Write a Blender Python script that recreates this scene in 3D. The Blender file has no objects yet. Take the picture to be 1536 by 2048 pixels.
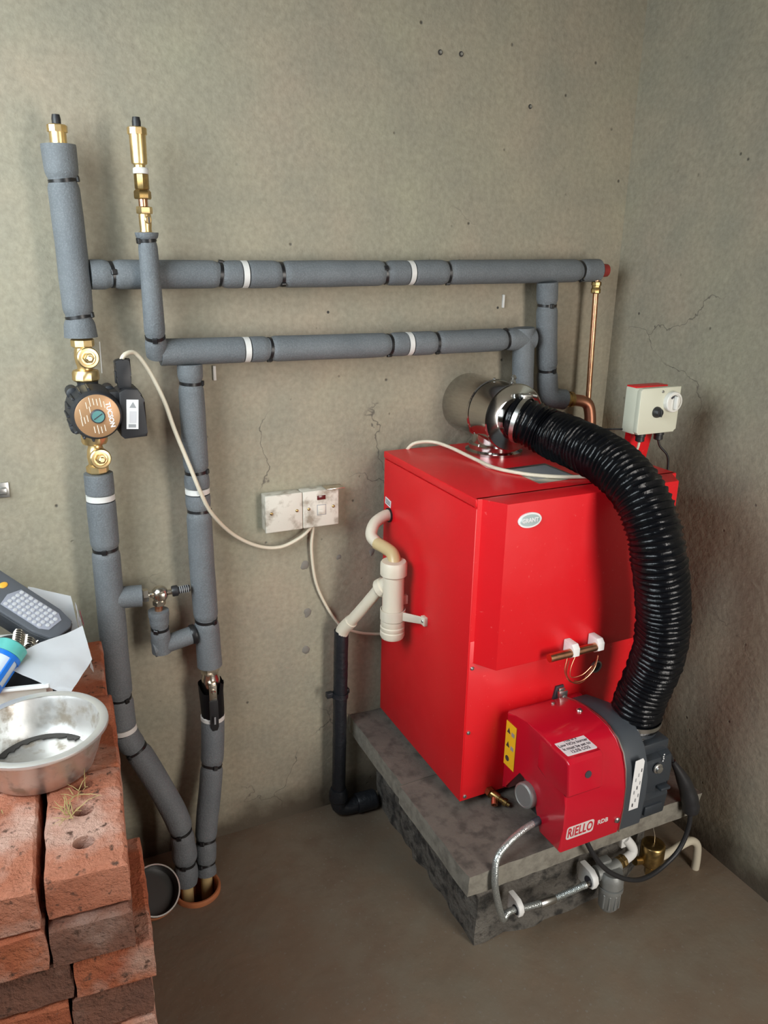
import bpy, bmesh, math, random
from mathutils import Vector, Matrix, noise
from math import sin, cos, pi, radians, exp
SC = bpy.context.scene
COL = SC.collection
random.seed(7)

# ------------------------------------------------------------------ camera
def set_camera():
    p, y, r = radians(18.509), radians(25.753), radians(1.0433)
    fw = Vector((sin(y) * cos(p), cos(y) * cos(p), -sin(p)))
    rt = Vector((cos(y), -sin(y), 0)); up = rt.cross(fw)
    rt2 = rt * cos(r) + up * sin(r); up2 = up * cos(r) - rt * sin(r)
    cd = bpy.data.cameras.new('camera'); cam = bpy.data.objects.new('camera', cd); COL.objects.link(cam)
    M = Matrix((rt2, up2, -fw)).transposed().to_4x4(); M.translation = (0, -1.62, 1.40)
    cam.matrix_world = M
    cd.sensor_fit = 'HORIZONTAL'; cd.sensor_width = 36; cd.lens = 36 * 1579.13 / 1536
    cd.clip_start = .01
    SC.camera = cam
set_camera()

# ------------------------------------------------------------------ light and exposure
w = bpy.data.worlds.new('world'); SC.world = w; w.use_nodes = True
w.node_tree.nodes['Background'].inputs[0].default_value = (.80, .90, 1, 1)
w.node_tree.nodes['Background'].inputs[1].default_value = .3
def area(name, loc, target, sx, sy, power, col, spread=180):
    l = bpy.data.lights.new(name, 'AREA'); l.shape = 'RECTANGLE'; l.size = sx; l.size_y = sy; l.energy = power; l.color = col; l.spread = radians(spread)
    o = bpy.data.objects.new(name, l); COL.objects.link(o); o.location = loc
    o.rotation_euler = (Vector(target) - Vector(loc)).to_track_quat('-Z', 'Y').to_euler()
    return o
area('window_daylight', (-.60, -.70, 1.58), (.16, -.22, 1.16), 1.05, .88, 14.5, (.86, .955, 1), 140)     # daylight in the left window
area('doorway_daylight', (1.12, -2.12, 1.05), (.70, -.30, .78), .46, 1.35, 8.6, (1, .94, .87), 115)            # daylight in the door behind
SC.view_settings.view_transform = 'Standard'
SC.view_settings.look = 'None'
SC.view_settings.gamma = 1
SC.view_settings.exposure = .46
SC.view_settings.use_curve_mapping = False
SC.cycles.use_denoising = True
SC.cycles.max_bounces = 8

# ------------------------------------------------------------------ materials
class NT:
    def __init__(s, name):
        s.m = bpy.data.materials.new(name); s.m.use_nodes = True; s.t = s.m.node_tree
        s.b = s.t.nodes['Principled BSDF']
        g = s.t.nodes.new('ShaderNodeNewGeometry'); s.pos = g.outputs['Position']
        tc = s.t.nodes.new('ShaderNodeTexCoord'); s.objc = tc.outputs['Object']
    def n(s, typ, **kw):
        nd = s.t.nodes.new(typ)
        for k, v in kw.items(): setattr(nd, k, v)
        return nd
    def l(s, a, b): s.t.links.new(a, b)
    def noise(s, scale, detail=4, rough=.55, vec=None, dist=0):
        nd = s.n('ShaderNodeTexNoise'); nd.inputs['Scale'].default_value = scale; nd.inputs['Detail'].default_value = detail
        nd.inputs['Roughness'].default_value = rough; nd.inputs['Distortion'].default_value = dist
        s.l(vec or s.pos, nd.inputs['Vector']); return nd.outputs['Fac']
    def ramp(s, fac, a, b, c0=(0, 0, 0, 1), c1=(1, 1, 1, 1)):
        nd = s.n('ShaderNodeValToRGB'); e = nd.color_ramp.elements
        e[0].position = a; e[1].position = b; e[0].color = c0; e[1].color = c1
        s.l(fac, nd.inputs[0]); return nd.outputs[0]
    def mix(s, fac, a, b, mode='MIX'):
        nd = s.n('ShaderNodeMix', data_type='RGBA', blend_type=mode)
        for v, i in ((fac, 0), (a, 6), (b, 7)):
            if isinstance(v, (int, float)): nd.inputs[i].default_value = v
            elif isinstance(v, tuple): nd.inputs[i].default_value = v if len(v) == 4 else (*v, 1)
            else: s.l(v, nd.inputs[i])
        return nd.outputs[2]
    def bump(s, h, strength, dist, prev=None):
        nd = s.n('ShaderNodeBump'); nd.inputs['Strength'].default_value = strength; nd.inputs['Distance'].default_value = dist
        s.l(h, nd.inputs['Height'])
        if prev: s.l(prev, nd.inputs['Normal'])
        return nd.outputs[0]
    def col(s, c): s.l(c, s.b.inputs['Base Color'])
    def norm(s, c): s.l(c, s.b.inputs['Normal'])
def simple(name, col, rough=.5, metal=0, bump=None, var=None, coat=0, spec=None, trans=0, sss=0, alpha=None):
    N = NT(name); b = N.b
    b.inputs['Base Color'].default_value = (*col, 1); b.inputs['Roughness'].default_value = rough; b.inputs['Metallic'].default_value = metal
    if coat: b.inputs['Coat Weight'].default_value = coat; b.inputs['Coat Roughness'].default_value = .08
    if spec is not None: b.inputs['Specular IOR Level'].default_value = spec
    if trans: b.inputs['Transmission Weight'].default_value = trans
    if sss:
        b.inputs['Subsurface Weight'].default_value = sss; b.inputs['Subsurface Scale'].default_value = .01
        b.inputs['Subsurface Radius'].default_value = (1, 1, 1)
    if alpha is not None: b.inputs['Alpha'].default_value = alpha
    if var:   # (scale, other colour, lo, hi)
        N.col(N.mix(N.ramp(N.noise(var[0], 5), var[2], var[3]), col, var[1]))
    if bump:  # (scale, strength, distance)
        N.norm(N.bump(N.noise(bump[0], 4), bump[1], bump[2]))
    return N.m
def plaster():
    N = NT('cement_render')
    big = N.ramp(N.noise(2.1, 3), .38, .62)
    mid = N.ramp(N.noise(7.0, 4), .35, .70)
    c = N.mix(big, (.372, .350, .256), (.398, .337, .253))
    c = N.mix(mid, c, (.320, .298, .230))
    fine = N.ramp(N.noise(90, 3), .30, .72)
    c = N.mix(fine, N.mix(1.0, c, (.80, .80, .80), 'MULTIPLY'), c)
    # pits
    v = N.n('ShaderNodeTexVoronoi'); v.inputs['Scale'].default_value = 26; N.l(N.pos, v.inputs['Vector'])
    pit = N.ramp(v.outputs['Distance'], .045, .11)
    keep = N.ramp(N.noise(17, 2), .54, .60)
    pitm = N.mix(keep, (1, 1, 1), pit)
    c = N.mix(pitm, (.10, .09, .075), c)
    # hairline cracks
    cv = N.n('ShaderNodeTexVoronoi', feature='DISTANCE_TO_EDGE'); cv.inputs['Scale'].default_value = 2.3
    wv = N.n('ShaderNodeVectorMath', operation='ADD'); nn = N.n('ShaderNodeTexNoise'); nn.inputs['Scale'].default_value = 5; nn.inputs['Detail'].default_value = 5
    N.l(N.pos, nn.inputs['Vector']); sc = N.n('ShaderNodeVectorMath', operation='SCALE'); sc.inputs['Scale'].default_value = .30
    N.l(nn.outputs['Color'], sc.inputs[0]); N.l(N.pos, wv.inputs[0]); N.l(sc.outputs[0], wv.inputs[1]); N.l(wv.outputs[0], cv.inputs['Vector'])
    crack = N.ramp(cv.outputs['Distance'], .0008, .0028)
    ckeep = N.ramp(N.noise(2.7, 2), .56, .62)
    cm = N.mix(ckeep, (1, 1, 1), crack)
    c = N.mix(cm, (.13, .115, .095), c)
    # darker brown band with a ragged upper edge along the foot of the wall
    sx = N.n('ShaderNodeSeparateXYZ'); N.l(N.pos, sx.inputs[0])
    ad = N.n('ShaderNodeMath', operation='MULTIPLY_ADD'); ad.inputs[1].default_value = .16; N.l(N.noise(9, 5), ad.inputs[0]); N.l(sx.outputs['Z'], ad.inputs[2])
    foot_band = N.ramp(ad.outputs[0], .10, .19)
    c = N.mix(foot_band, (.105, .085, .062), c)
    N.col(c)
    N.b.inputs['Roughness'].default_value = .92; N.b.inputs['Specular IOR Level'].default_value = .2
    h = N.bump(N.noise(55, 5), .35, .006)
    h = N.bump(pitm, .6, .003, h); h = N.bump(N.noise(240, 3), .25, .0015, h)
    N.norm(h); return N.m
def floor_mat():
    N = NT('screed_floor')
    c = N.mix(N.ramp(N.noise(2.4, 4), .35, .68), (.205, .150, .102), (.145, .108, .076))
    c = N.mix(N.ramp(N.noise(11, 5), .40, .72), c, (.180, .150, .110))
    c = N.mix(N.ramp(N.noise(120, 3), .62, .72), c, (.20, .18, .15))
    N.col(c)
    r = N.n('ShaderNodeMapRange'); r.inputs[3].default_value = .38; r.inputs[4].default_value = .75; N.l(N.noise(3.5, 4), r.inputs[0]); N.l(r.outputs[0], N.b.inputs['Roughness'])
    N.norm(N.bump(N.noise(38, 5), .3, .005)); return N.m
def concrete(name, a, b2, dark, bs=60, bstr=.7, bd=.008, drk=(.40, .58), side=None):
    N = NT(name)
    c = N.mix(N.ramp(N.noise(9, 5), .35, .7), a, b2)
    c = N.mix(N.ramp(N.noise(34, 5), *drk), c, dark)
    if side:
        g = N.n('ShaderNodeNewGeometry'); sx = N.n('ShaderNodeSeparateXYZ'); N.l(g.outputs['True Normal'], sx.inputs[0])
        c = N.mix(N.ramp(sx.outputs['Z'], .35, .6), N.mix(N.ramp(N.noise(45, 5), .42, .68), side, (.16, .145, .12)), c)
    N.col(c); N.b.inputs['Roughness'].default_value = .88
    N.norm(N.bump(N.noise(bs, 6, .65), bstr, bd)); return N.m
def brick_mat(name, a, b2, pale, ps):
    N = NT(name); oi = N.n('ShaderNodeObjectInfo')
    off = N.n('ShaderNodeVectorMath', operation='ADD'); N.l(N.objc, off.inputs[0])
    sc = N.n('ShaderNodeMath', operation='MULTIPLY'); sc.inputs[1].default_value = 40; N.l(oi.outputs['Random'], sc.inputs[0]); N.l(sc.outputs[0], off.inputs[1])
    v = off.outputs[0]
    c = N.mix(N.ramp(N.noise(16, 5, vec=v), .36, .66), a, b2)
    c = N.mix(N.ramp(N.noise(10, 4, vec=v), .60 - ps * .16, .76 - ps * .16), c, pale)
    c = N.mix(N.ramp(N.noise(70, 4, vec=v), .60, .70), c, (.13, .07, .05))
    N.col(c); N.b.inputs['Roughness'].default_value = .93; N.b.inputs['Specular IOR Level'].default_value = .2
    h = N.bump(N.noise(46, 6, .7, vec=v), 1.0, .013); N.norm(N.bump(N.noise(190, 4, vec=v), .5, .003, h)); return N.m
def foam_mat():
    N = NT('grey_foam')
    c = N.mix(N.ramp(N.noise(14, 4), .3, .7), (.120, .133, .143), (.150, .163, .172))
    v = N.n('ShaderNodeTexVoronoi'); v.inputs['Scale'].default_value = 330; N.l(N.pos, v.inputs['Vector'])
    c = N.mix(N.ramp(v.outputs['Distance'], .15, .55), N.mix(1.0, c, (1.25, 1.25, 1.25), 'MULTIPLY'), c)
    N.col(c); N.b.inputs['Roughness'].default_value = .62; N.b.inputs['Specular IOR Level'].default_value = .35
    N.norm(N.bump(N.noise(260, 4), .45, .0025)); return N.m
def dusty_red(name, rough=.36):
    N = NT(name)
    N.b.inputs['Base Color'].default_value = (.62, .008, .012, 1)
    spk = N.ramp(N.noise(150, 2), .70, .74)
    N.col(N.mix(spk, (.70, .009, .015), (.75, .06, .06)))
    r = N.n('ShaderNodeMapRange'); r.inputs[3].default_value = rough - .07; r.inputs[4].default_value = rough + .1; N.l(N.noise(16, 4), r.inputs[0]); N.l(r.outputs[0], N.b.inputs['Roughness'])
    return N.m
def scuffed_steel():
    N = NT('scuffed_steel')
    d = N.ramp(N.noise(38, 5), .50, .66)
    N.col(N.mix(d, (.78, .77, .75), (.36, .31, .25)))
    N.l(N.mix(d, (.95, .95, .95), (.45, .45, .45)), N.b.inputs['Metallic'])
    r = N.n('ShaderNodeMapRange'); r.inputs[3].default_value = .24; r.inputs[4].default_value = .6; N.l(N.noise(60, 4), r.inputs[0]); N.l(r.outputs[0], N.b.inputs['Roughness'])
    N.norm(N.bump(N.noise(120, 4), .12, .001)); return N.m
def stained_white(name, base, stain, lo, hi, scale=30):
    N = NT(name); N.col(N.mix(N.ramp(N.noise(scale, 5), lo, hi), base, stain)); N.b.inputs['Roughness'].default_value = .45
    return N.m
M = dict(
    wall=plaster(), floor=floor_mat(), foam=foam_mat(), red=dusty_red('red_powder_coat', .34), cover=None,
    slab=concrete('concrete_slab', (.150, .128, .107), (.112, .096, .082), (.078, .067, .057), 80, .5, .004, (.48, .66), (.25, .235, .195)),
    slab2=concrete('pale_concrete_slab', (.36, .33, .27), (.24, .22, .18), (.13, .115, .095), 70, .8, .007),
    base=concrete('rough_concrete', (.20, .185, .16), (.11, .10, .088), (.045, .042, .038), 48, 1, .016, (.46, .62)),
    brick=brick_mat('brick_orange', (.52, .165, .08), (.43, .125, .065), (.56, .33, .25), .5),
    brickp=brick_mat('brick_pale', (.58, .235, .145), (.49, .175, .10), (.68, .42, .33), .8),
    brickb=brick_mat('brick_brown', (.27, .125, .085), (.20, .10, .072), (.38, .25, .20), .5),
    brickd=brick_mat('brick_burnt', (.215, .145, .125), (.16, .115, .105), (.34, .25, .22), .5),
    brass=simple('brass', (.86, .66, .34), .36, 1, var=(60, (.72, .52, .25), .35, .75)),
    bronze=simple('old_brass', (.50, .34, .13), .33, 1, var=(90, (.28, .19, .09), .4, .7)),
    nickel=simple('nickel', (.66, .61, .53), .25, 1),
    copper=simple('copper', (.72, .38, .22), .3, 1, var=(50, (.45, .22, .13), .4, .75)),
    copperd=simple('dull_copper', (.40, .185, .115), .42, 1),
    chrome=simple('polished_steel', (.52, .51, .49), .12, 1, bump=(28, .05, .002)),
    steel=simple('zinc_steel', (.60, .60, .58), .35, 1),
    bowl=scuffed_steel(), bowlrim=simple('bright_rim', (.88, .88, .87), .42, .8),
    black=simple('black_plastic', (.018, .018, .020), .45), tie=simple('black_nylon', (.012, .012, .013), .35),
    hose=simple('black_vinyl_hose', (.004, .0045, .006), .22, spec=.28, bump=(170, .35, .002)),
    rubber=simple('black_tar_pipe', (.012, .014, .018), .42, bump=(60, .4, .006)),
    cast=simple('black_cast_paint', (.022, .024, .028), .5, bump=(200, .2, .001)),
    tape=simple('white_tape', (.68, .67, .64), .5), white=simple('white_plastic', (.74, .73, .68), .4, sss=.1),
    clip=simple('white_nylon', (.80, .80, .78), .45, sss=.2),
    cream=simple('cream_plastic', (.62, .62, .50), .38), cable=simple('cream_cable', (.66, .60, .47), .42),
    socket=stained_white('stained_socket', (.64, .61, .53), (.30, .25, .19), .50, .68),
    trap=simple('cream_polypropylene', (.70, .64, .52), .4, sss=.25),
    clear=simple('yellowed_hose', (.58, .45, .24), .3, sss=.3),
    grey=simple('dark_grey_metal', (.030, .036, .044), .42), grey2=simple('slate_grey_metal', (.055, .064, .075), .36),
    silver=simple('silver_edge', (.62, .62, .60), .3, 1),
    lab=simple('white_label', (.78, .78, .78), .4), labg=simple('grey_print', (.30, .31, .32), .5), ink=simple('dark_ink', (.04, .04, .05), .5),
    yellow=simple('yellow_label', (.85, .55, .02), .4), plate=simple('bronze_plate', (.42, .24, .12), .38, .3),
    teal=simple('teal_plug', (.15, .36, .35), .3, .4), pale=simple('pale_print', (.74, .66, .54), .5),
    logo=simple('logo_grey', (.66, .60, .58), .45), logored=simple('logo_red', (.50, .02, .035), .45), sage=simple('badge_green', (.45, .55, .55), .35, .2),
    neon=simple('red_neon', (.10, .012, .012), .2), terra=simple('terracotta', (.42, .145, .055), .7, var=(30, (.26, .09, .04), .4, .7)),
    darkpipe=simple('dark_pipe_inside', (.030, .028, .026), .3), zinc=simple('filter_zinc', (.33, .34, .33), .5, .6, bump=(120, .3, .001)),
    capred=simple('red_cap', (.30, .03, .025), .4), plaspipe=simple('beige_plastic_pipe', (.50, .36, .17), .5),
    braid=None, straw=simple('dried_grass', (.46, .36, .15), .8), tub=simple('milky_plastic', (.72, .68, .60), .35, sss=.3),
    paper=simple('white_paper', (.82, .84, .86), .7), magenta=simple('magenta_print', (.55, .04, .16), .6),
    dev=simple('device_grey', (.085, .092, .105), .45), dev2=simple('device_dark', (.030, .033, .038), .5), keys=simple('silver_keys', (.62, .63, .66), .35, .3),
    keyd=simple('key_gap', (.28, .29, .34), .4), orange=simple('amber_button', (.80, .42, .05), .4), blue=simple('blue_plastic', (.01, .16, .62), .35),
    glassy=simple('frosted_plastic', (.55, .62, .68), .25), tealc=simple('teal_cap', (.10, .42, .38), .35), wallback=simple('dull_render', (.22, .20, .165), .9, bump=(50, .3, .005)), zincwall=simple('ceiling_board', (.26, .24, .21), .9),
    hole=simple('hole_shade_and_residue', (.05, .045, .04), .9), filler=simple('grey_filler', (.20, .185, .16), .95),  # shade inside screw holes as flat dark colour, shared by the bowl's dried residue
    winframe=simple('window_paint', (.75, .75, .72), .5), glass=simple('window_glass', (1, 1, 1), .02, trans=1),
)
def cover_red():
    N = NT('glossy_red_cover'); N.b.inputs['Base Color'].default_value = (.50, .006, .022, 1); N.b.inputs['Roughness'].default_value = .22
    N.b.inputs['Coat Weight'].default_value = .4; N.b.inputs['Coat Roughness'].default_value = .1
    N.norm(N.bump(N.noise(300, 2), .08, .0006)); return N.m
M['cover'] = cover_red()
def braid():
    N = NT('braided_steel'); wv = N.n('ShaderNodeTexVoronoi'); wv.inputs['Scale'].default_value = 420; N.l(N.pos, wv.inputs['Vector'])
    N.col(N.mix(N.ramp(wv.outputs['Distance'], .1, .5), (.70, .73, .72), (.40, .43, .42))); N.b.inputs['Metallic'].default_value = .7; N.b.inputs['Roughness'].default_value = .3
    N.norm(N.bump(wv.outputs['Distance'], .5, .001)); return N.m
M['braid'] = braid()

# ------------------------------------------------------------------ builders
def V(*a): return Vector(a)
def frame(o, z, xh=None):
    z = Vector(z).normalized()
    xh = Vector(xh) if xh is not None else (Vector((1, 0, 0)) if abs(z.x) < .9 else Vector((0, 1, 0)))
    x = (xh - z * xh.dot(z)).normalized(); y = z.cross(x)
    m = Matrix((x, y, z)).transposed().to_4x4(); m.translation = Vector(o); return m
def nb(): return bmesh.new()
def box(bm, c, s, bev=0, seg=2, rot=None):
    r = bmesh.ops.create_cube(bm, size=1.0); vs = r['verts']
    for v in vs: v.co = Vector((v.co.x * s[0], v.co.y * s[1], v.co.z * s[2]))
    if bev:
        es = list({e for v in vs for e in v.link_edges})
        g = bmesh.ops.bevel(bm, geom=es, offset=bev, segments=seg, profile=.5, affect='EDGES')
        vs = list({v for f in g['faces'] for v in f.verts} | {v for v in vs if v.is_valid})
    Mx = (rot if rot is not None else Matrix())
    if Mx.to_4x4().translation.length == 0:
        Mx = Matrix.Translation(Vector(c)) @ Mx.to_4x4()
    for v in vs: v.co = Mx @ v.co
    return bm
def bx(a, b, bev=0, seg=2):
    bm = nb(); c = [(a[i] + b[i]) / 2 for i in range(3)]; s = [abs(b[i] - a[i]) for i in range(3)]
    return box(bm, c, s, bev, seg)
def lathe(bm, prof, Mx, n=28, cap=True, hexa=False):
    rings = []
    for r, h in prof:
        rings.append([bm.verts.new(Mx @ Vector((r * cos(2 * pi * k / n), r * sin(2 * pi * k / n), h))) for k in range(n)])
    for a, b in zip(rings, rings[1:]):
        for k in range(n): bm.faces.new((a[k], a[(k + 1) % n], b[(k + 1) % n], b[k]))
    if cap:
        bm.faces.new(list(reversed(rings[0]))); bm.faces.new(rings[-1])
    return bm
def chaikin(pts, it=3):
    pts = [Vector(p) for p in pts]
    for _ in range(it):
        q = [pts[0]]
        for a, b in zip(pts, pts[1:]): q += [a * .75 + b * .25, a * .25 + b * .75]
        q.append(pts[-1]); q2 = [q[0]] + q[2:-2] + [q[-1]] if len(q) > 4 else q
        pts = q2
    return pts
def catmull(pts, sub=10):
    P = [Vector(p) for p in pts]; P = [P[0] * 2 - P[1]] + P + [P[-1] * 2 - P[-2]]; out = []
    for i in range(1, len(P) - 2):
        for k in range(sub):
            t = k / sub; a, b, c, d = P[i - 1], P[i], P[i + 1], P[i + 2]
            out.append(.5 * (2 * b + (c - a) * t + (2 * a - 5 * b + 4 * c - d) * t * t + (3 * b - a - 3 * c + d) * t ** 3))
    out.append(P[-2]); return out
def resample(pts, step):
    L = [0]
    for a, b in zip(pts, pts[1:]): L.append(L[-1] + (b - a).length)
    n = max(2, int(round(L[-1] / step))); out = []; j = 0
    for i in range(n + 1):
        s = L[-1] * i / n
        while j < len(L) - 2 and L[j + 1] < s: j += 1
        t = (s - L[j]) / max(1e-9, L[j + 1] - L[j]); out.append(pts[j].lerp(pts[j + 1], min(1, max(0, t))))
    return out, [L[-1] * i / n for i in range(n + 1)]
def frames(pts):
    T = []
    for i in range(len(pts)):
        a = pts[max(0, i - 1)]; b = pts[min(len(pts) - 1, i + 1)]; T.append((b - a).normalized())
    x = Vector((0, -1, 0)); x = (x - T[0] * x.dot(T[0]))
    if x.length < .05: x = Vector((1, 0, 0)) - T[0] * T[0].x
    x.normalize(); F = []
    for t in T:
        x = (x - t * x.dot(t)).normalized(); F.append((t, x, t.cross(x)))
    return F
def tube(bm, pts, rad, n=16, cap=True, wob=None):
    F = frames(pts); rings = []
    for i, p in enumerate(pts):
        t, x, y = F[i]; r = rad[i] if isinstance(rad, (list, tuple)) else rad; ring = []
        for k in range(n):
            a = 2 * pi * k / n; rr = r * (1 + (wob(i, a) if wob else 0)); ring.append(bm.verts.new(p + x * (rr * cos(a)) + y * (rr * sin(a))))
        rings.append(ring)
    for a, b in zip(rings, rings[1:]):
        for k in range(n): bm.faces.new((a[k], a[(k + 1) % n], b[(k + 1) % n], b[k]))
    if cap: bm.faces.new(list(reversed(rings[0]))); bm.faces.new(rings[-1])
    return bm
def line(a, b, r, n=16): return tube(nb(), [Vector(a), Vector(a).lerp(Vector(b), .5), Vector(b)], r, n)
def curve(pts, r, n=12, step=.006, sm='cat'):
    p = catmull(pts) if sm == 'cat' else chaikin(pts); p, _ = resample(p, step); return tube(nb(), p, r, n)
def prism(poly, d, Mx, bev=0, seg=2, bm=None):
    bm = bm or nb(); a = [bm.verts.new(Vector((x, y, 0))) for x, y in poly]; b = [bm.verts.new(Vector((x, y, d))) for x, y in poly]; n = len(poly)
    fs = [bm.faces.new(list(reversed(a))), bm.faces.new(b)]
    for k in range(n): fs.append(bm.faces.new((a[k], a[(k + 1) % n], b[(k + 1) % n], b[k])))
    vs = a + b
    if bev:
        es = list({e for f in fs[:2] for e in f.edges})
        g = bmesh.ops.bevel(bm, geom=es, offset=bev, segments=seg, profile=.5, affect='EDGES')
        vs = list({v for v in bm.verts if v.is_valid})
    for v in vs: v.co = Mx @ v.co
    return bm
def sphere(bm, c, r, sc=(1, 1, 1), u=20, v=12):
    g = bmesh.ops.create_uvsphere(bm, u_segments=u, v_segments=v, radius=r)
    for q in g['verts']: q.co = Vector(c) + Vector((q.co.x * sc[0], q.co.y * sc[1], q.co.z * sc[2]))
    return bm
def obj(name, bm, mat, parent=None, angle=35, label=None):
    me = bpy.data.meshes.new(name); bmesh.ops.recalc_face_normals(bm, faces=bm.faces); bm.to_mesh(me); bm.free()
    for p in me.polygons: p.use_smooth = True
    me.set_sharp_from_angle(angle=radians(angle))
    me.materials.append(M[mat] if isinstance(mat, str) else mat)
    o = bpy.data.objects.new(name, me); COL.objects.link(o)
    if parent is not None:
        o.parent = parent
        if parent.type == 'EMPTY': o.location = -parent.location
    if label: o['label'] = label
    return o
def tag(o, label, cat, group=None):
    o['label'] = label; o['category'] = cat
    if group: o['group'] = group
    if o.type == 'MESH' and o.parent is None:    # origin to the base of the thing
        vs = o.data.vertices; lo = [min(v.co[i] for v in vs) for i in range(3)]; hi = [max(v.co[i] for v in vs) for i in range(3)]
        c = Vector(((lo[0] + hi[0]) / 2, (lo[1] + hi[1]) / 2, lo[2])); o.data.transform(Matrix.Translation(-c)); o.location = c
        for ch in o.children: ch.location = ch.location - c
    return o
def thing(name, label, cat, loc, group=None):
    o = bpy.data.objects.new(name, None); COL.objects.link(o); o.empty_display_size = .02; o.location = loc
    o['label'] = label; o['category'] = cat
    if group: o['group'] = group
    return o
def struct(name, bm, mat, angle=35):
    o = obj(name, bm, mat, None, angle); o['kind'] = 'structure'; return o
def text(name, s, size, o, xd, nd, mat, parent, bold=0, sx=1, thick=.0004, align='CENTER', sp=1, shear=0):
    cu = bpy.data.curves.new(name, 'FONT'); cu.body = s; cu.size = size; cu.align_x = align; cu.align_y = 'CENTER'; cu.offset = bold; cu.extrude = thick
    cu.space_character = sp; cu.shear = shear; cu.resolution_u = 3
    t = bpy.data.objects.new(name + '_tmp', cu); COL.objects.link(t)
    dg = bpy.context.evaluated_depsgraph_get(); me = bpy.data.meshes.new_from_object(t.evaluated_get(dg)); bpy.data.objects.remove(t)
    Mx = frame(o, nd, xd) @ Matrix.Diagonal((sx, 1, 1, 1)); me.transform(Mx); me.materials.clear(); me.materials.append(M[mat])
    me.name = name
    ob = bpy.data.objects.new(name, me); COL.objects.link(ob); ob.parent = parent
    if parent.type == 'EMPTY': ob.location = -parent.location
    return ob
def rect(o, xd, nd, sx, sy, t=.0006, bev=0, rad=0):
    Mx = frame(o, nd, xd)
    if rad:
        pts = []
        for cx, cy, a0 in ((1, 1, 0), (-1, 1, 90), (-1, -1, 180), (1, -1, 270)):
            for k in range(6):
                a = radians(a0 + 18 * k); pts.append((cx * (sx / 2 - rad) + rad * cos(a), cy * (sy / 2 - rad) + rad * sin(a)))
        return prism(pts, t, Mx)
    return prism([(-sx / 2, -sy / 2), (sx / 2, -sy / 2), (sx / 2, sy / 2), (-sx / 2, sy / 2)], t, Mx, bev)
def disc(o, nd, r, t, n=28, r2=None): return lathe(nb(), [(r, 0), (r2 or r, t)], frame(o, nd), n)
def screw(name, o, nd, r, parent, mat='steel'):
    b = lathe(nb(), [(r, 0), (r, r * .3), (r * .7, r * .65), (.0002, r * .75)], frame(o, nd), 14); s = obj(name, b, mat, parent)
    obj('slot', rect(Vector(o) + Vector(nd).normalized() * r * .68, (.3, .1, 1), nd, r * 1.3, r * .25, r * .12), 'ink', s); return s

# ------------------------------------------------------------------ the room
XR, XL, YF, ZC = 1.4235, -.62, -2.15, 2.45
struct('wall_back', bx((XL - .1, 0, -.1), (XR + .1, .12, ZC)), 'wall')
struct('wall_right', bx((XR, -2.25, -.1), (XR + .12, 0, ZC)), 'wall')
def with_hole(u0, u1, v0, v1, a0, a1, b0, b1, f):   # wall of four boxes round one opening, as one mesh
    bm = nb()
    for (p, q, r, s) in ((u0, a0, v0, v1), (a1, u1, v0, v1), (a0, a1, v0, b0), (a0, a1, b1, v1)):
        if q - p > .001 and s - r > .001:
            lo, hi = f(p, r, 0), f(q, s, 1); c = [(lo[i] + hi[i]) / 2 for i in range(3)]; box(bm, c, [abs(hi[i] - lo[i]) for i in range(3)])
    return bm
struct('wall_left', with_hole(-2.25, 0, -.1, ZC, -1.40, -.14, .92, 2.05, lambda u, v, k: (XL - .12 * (1 - k), u, v)), 'wallback')
struct('wall_front', with_hole(XL, XR, -.1, ZC, .82, 1.40, 0, 1.98, lambda u, v, k: (u, YF - .12 * (1 - k), v)), 'wallback')
struct('ceiling', bx((XL - .12, -2.27, ZC), (XR + .12, .12, ZC + .08)), 'zincwall')
wf = nb()
for a, b in (((-.72, -1.40, .92), (-.67, -1.35, 2.05)), ((-.72, -.21, .92), (-.67, -.16, 2.05)), ((-.72, -1.35, .92), (-.67, -.21, .97)), ((-.72, -1.35, 2.0), (-.67, -.21, 2.05))):
    box(wf, [(a[i] + b[i]) / 2 for i in range(3)], [b[i] - a[i] for i in range(3)])
win = struct('window_1', wf, 'winframe')
obj('window_pane', bx((-.697, -1.35, .97), (-.693, -.21, 2.0)), 'glass', win)
HC = (.253, -.150); HR = .049
def floor_bm():
    bm = nb(); sq = [bm.verts.new((x, y, 0)) for x, y in ((XL - .1, -2.25), (XR + .1, -2.25), (XR + .1, .1), (XL - .1, .1))]
    ci = [bm.verts.new((HC[0] + HR * cos(2 * pi * k / 40), HC[1] + HR * sin(2 * pi * k / 40), 0)) for k in range(40)]
    es = [bm.edges.new((sq[i], sq[(i + 1) % 4])) for i in range(4)] + [bm.edges.new((ci[i], ci[(i + 1) % 40])) for i in range(40)]
    bmesh.ops.triangle_fill(bm, use_beauty=True, edges=es)
    lo = [bm.verts.new((v.co.x, v.co.y, -.3)) for v in ci]
    for i in range(40): bm.faces.new((ci[i], ci[(i + 1) % 40], lo[(i + 1) % 40], lo[i]))
    bm.faces.new(lo); return bm
struct('floor', floor_bm(), 'floor')
wb = bpy.data.objects['wall_back']; wr = bpy.data.objects['wall_right']
for x, z, r in ((.891, 1.784, .0055), (.941, 1.786, .0055), (1.123, 1.702, .005), (.64, 1.267, .003), (1.07, 1.27, .003)):
    obj('screw_hole', disc((x, .0005, z), (0, -1, 0), r, .0008, 14), 'hole', wb)
    if r > .004: obj('wall_plug', disc((x, 0, z), (0, -1, 0), r * .55, .003, 12), 'steel', wb)
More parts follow.
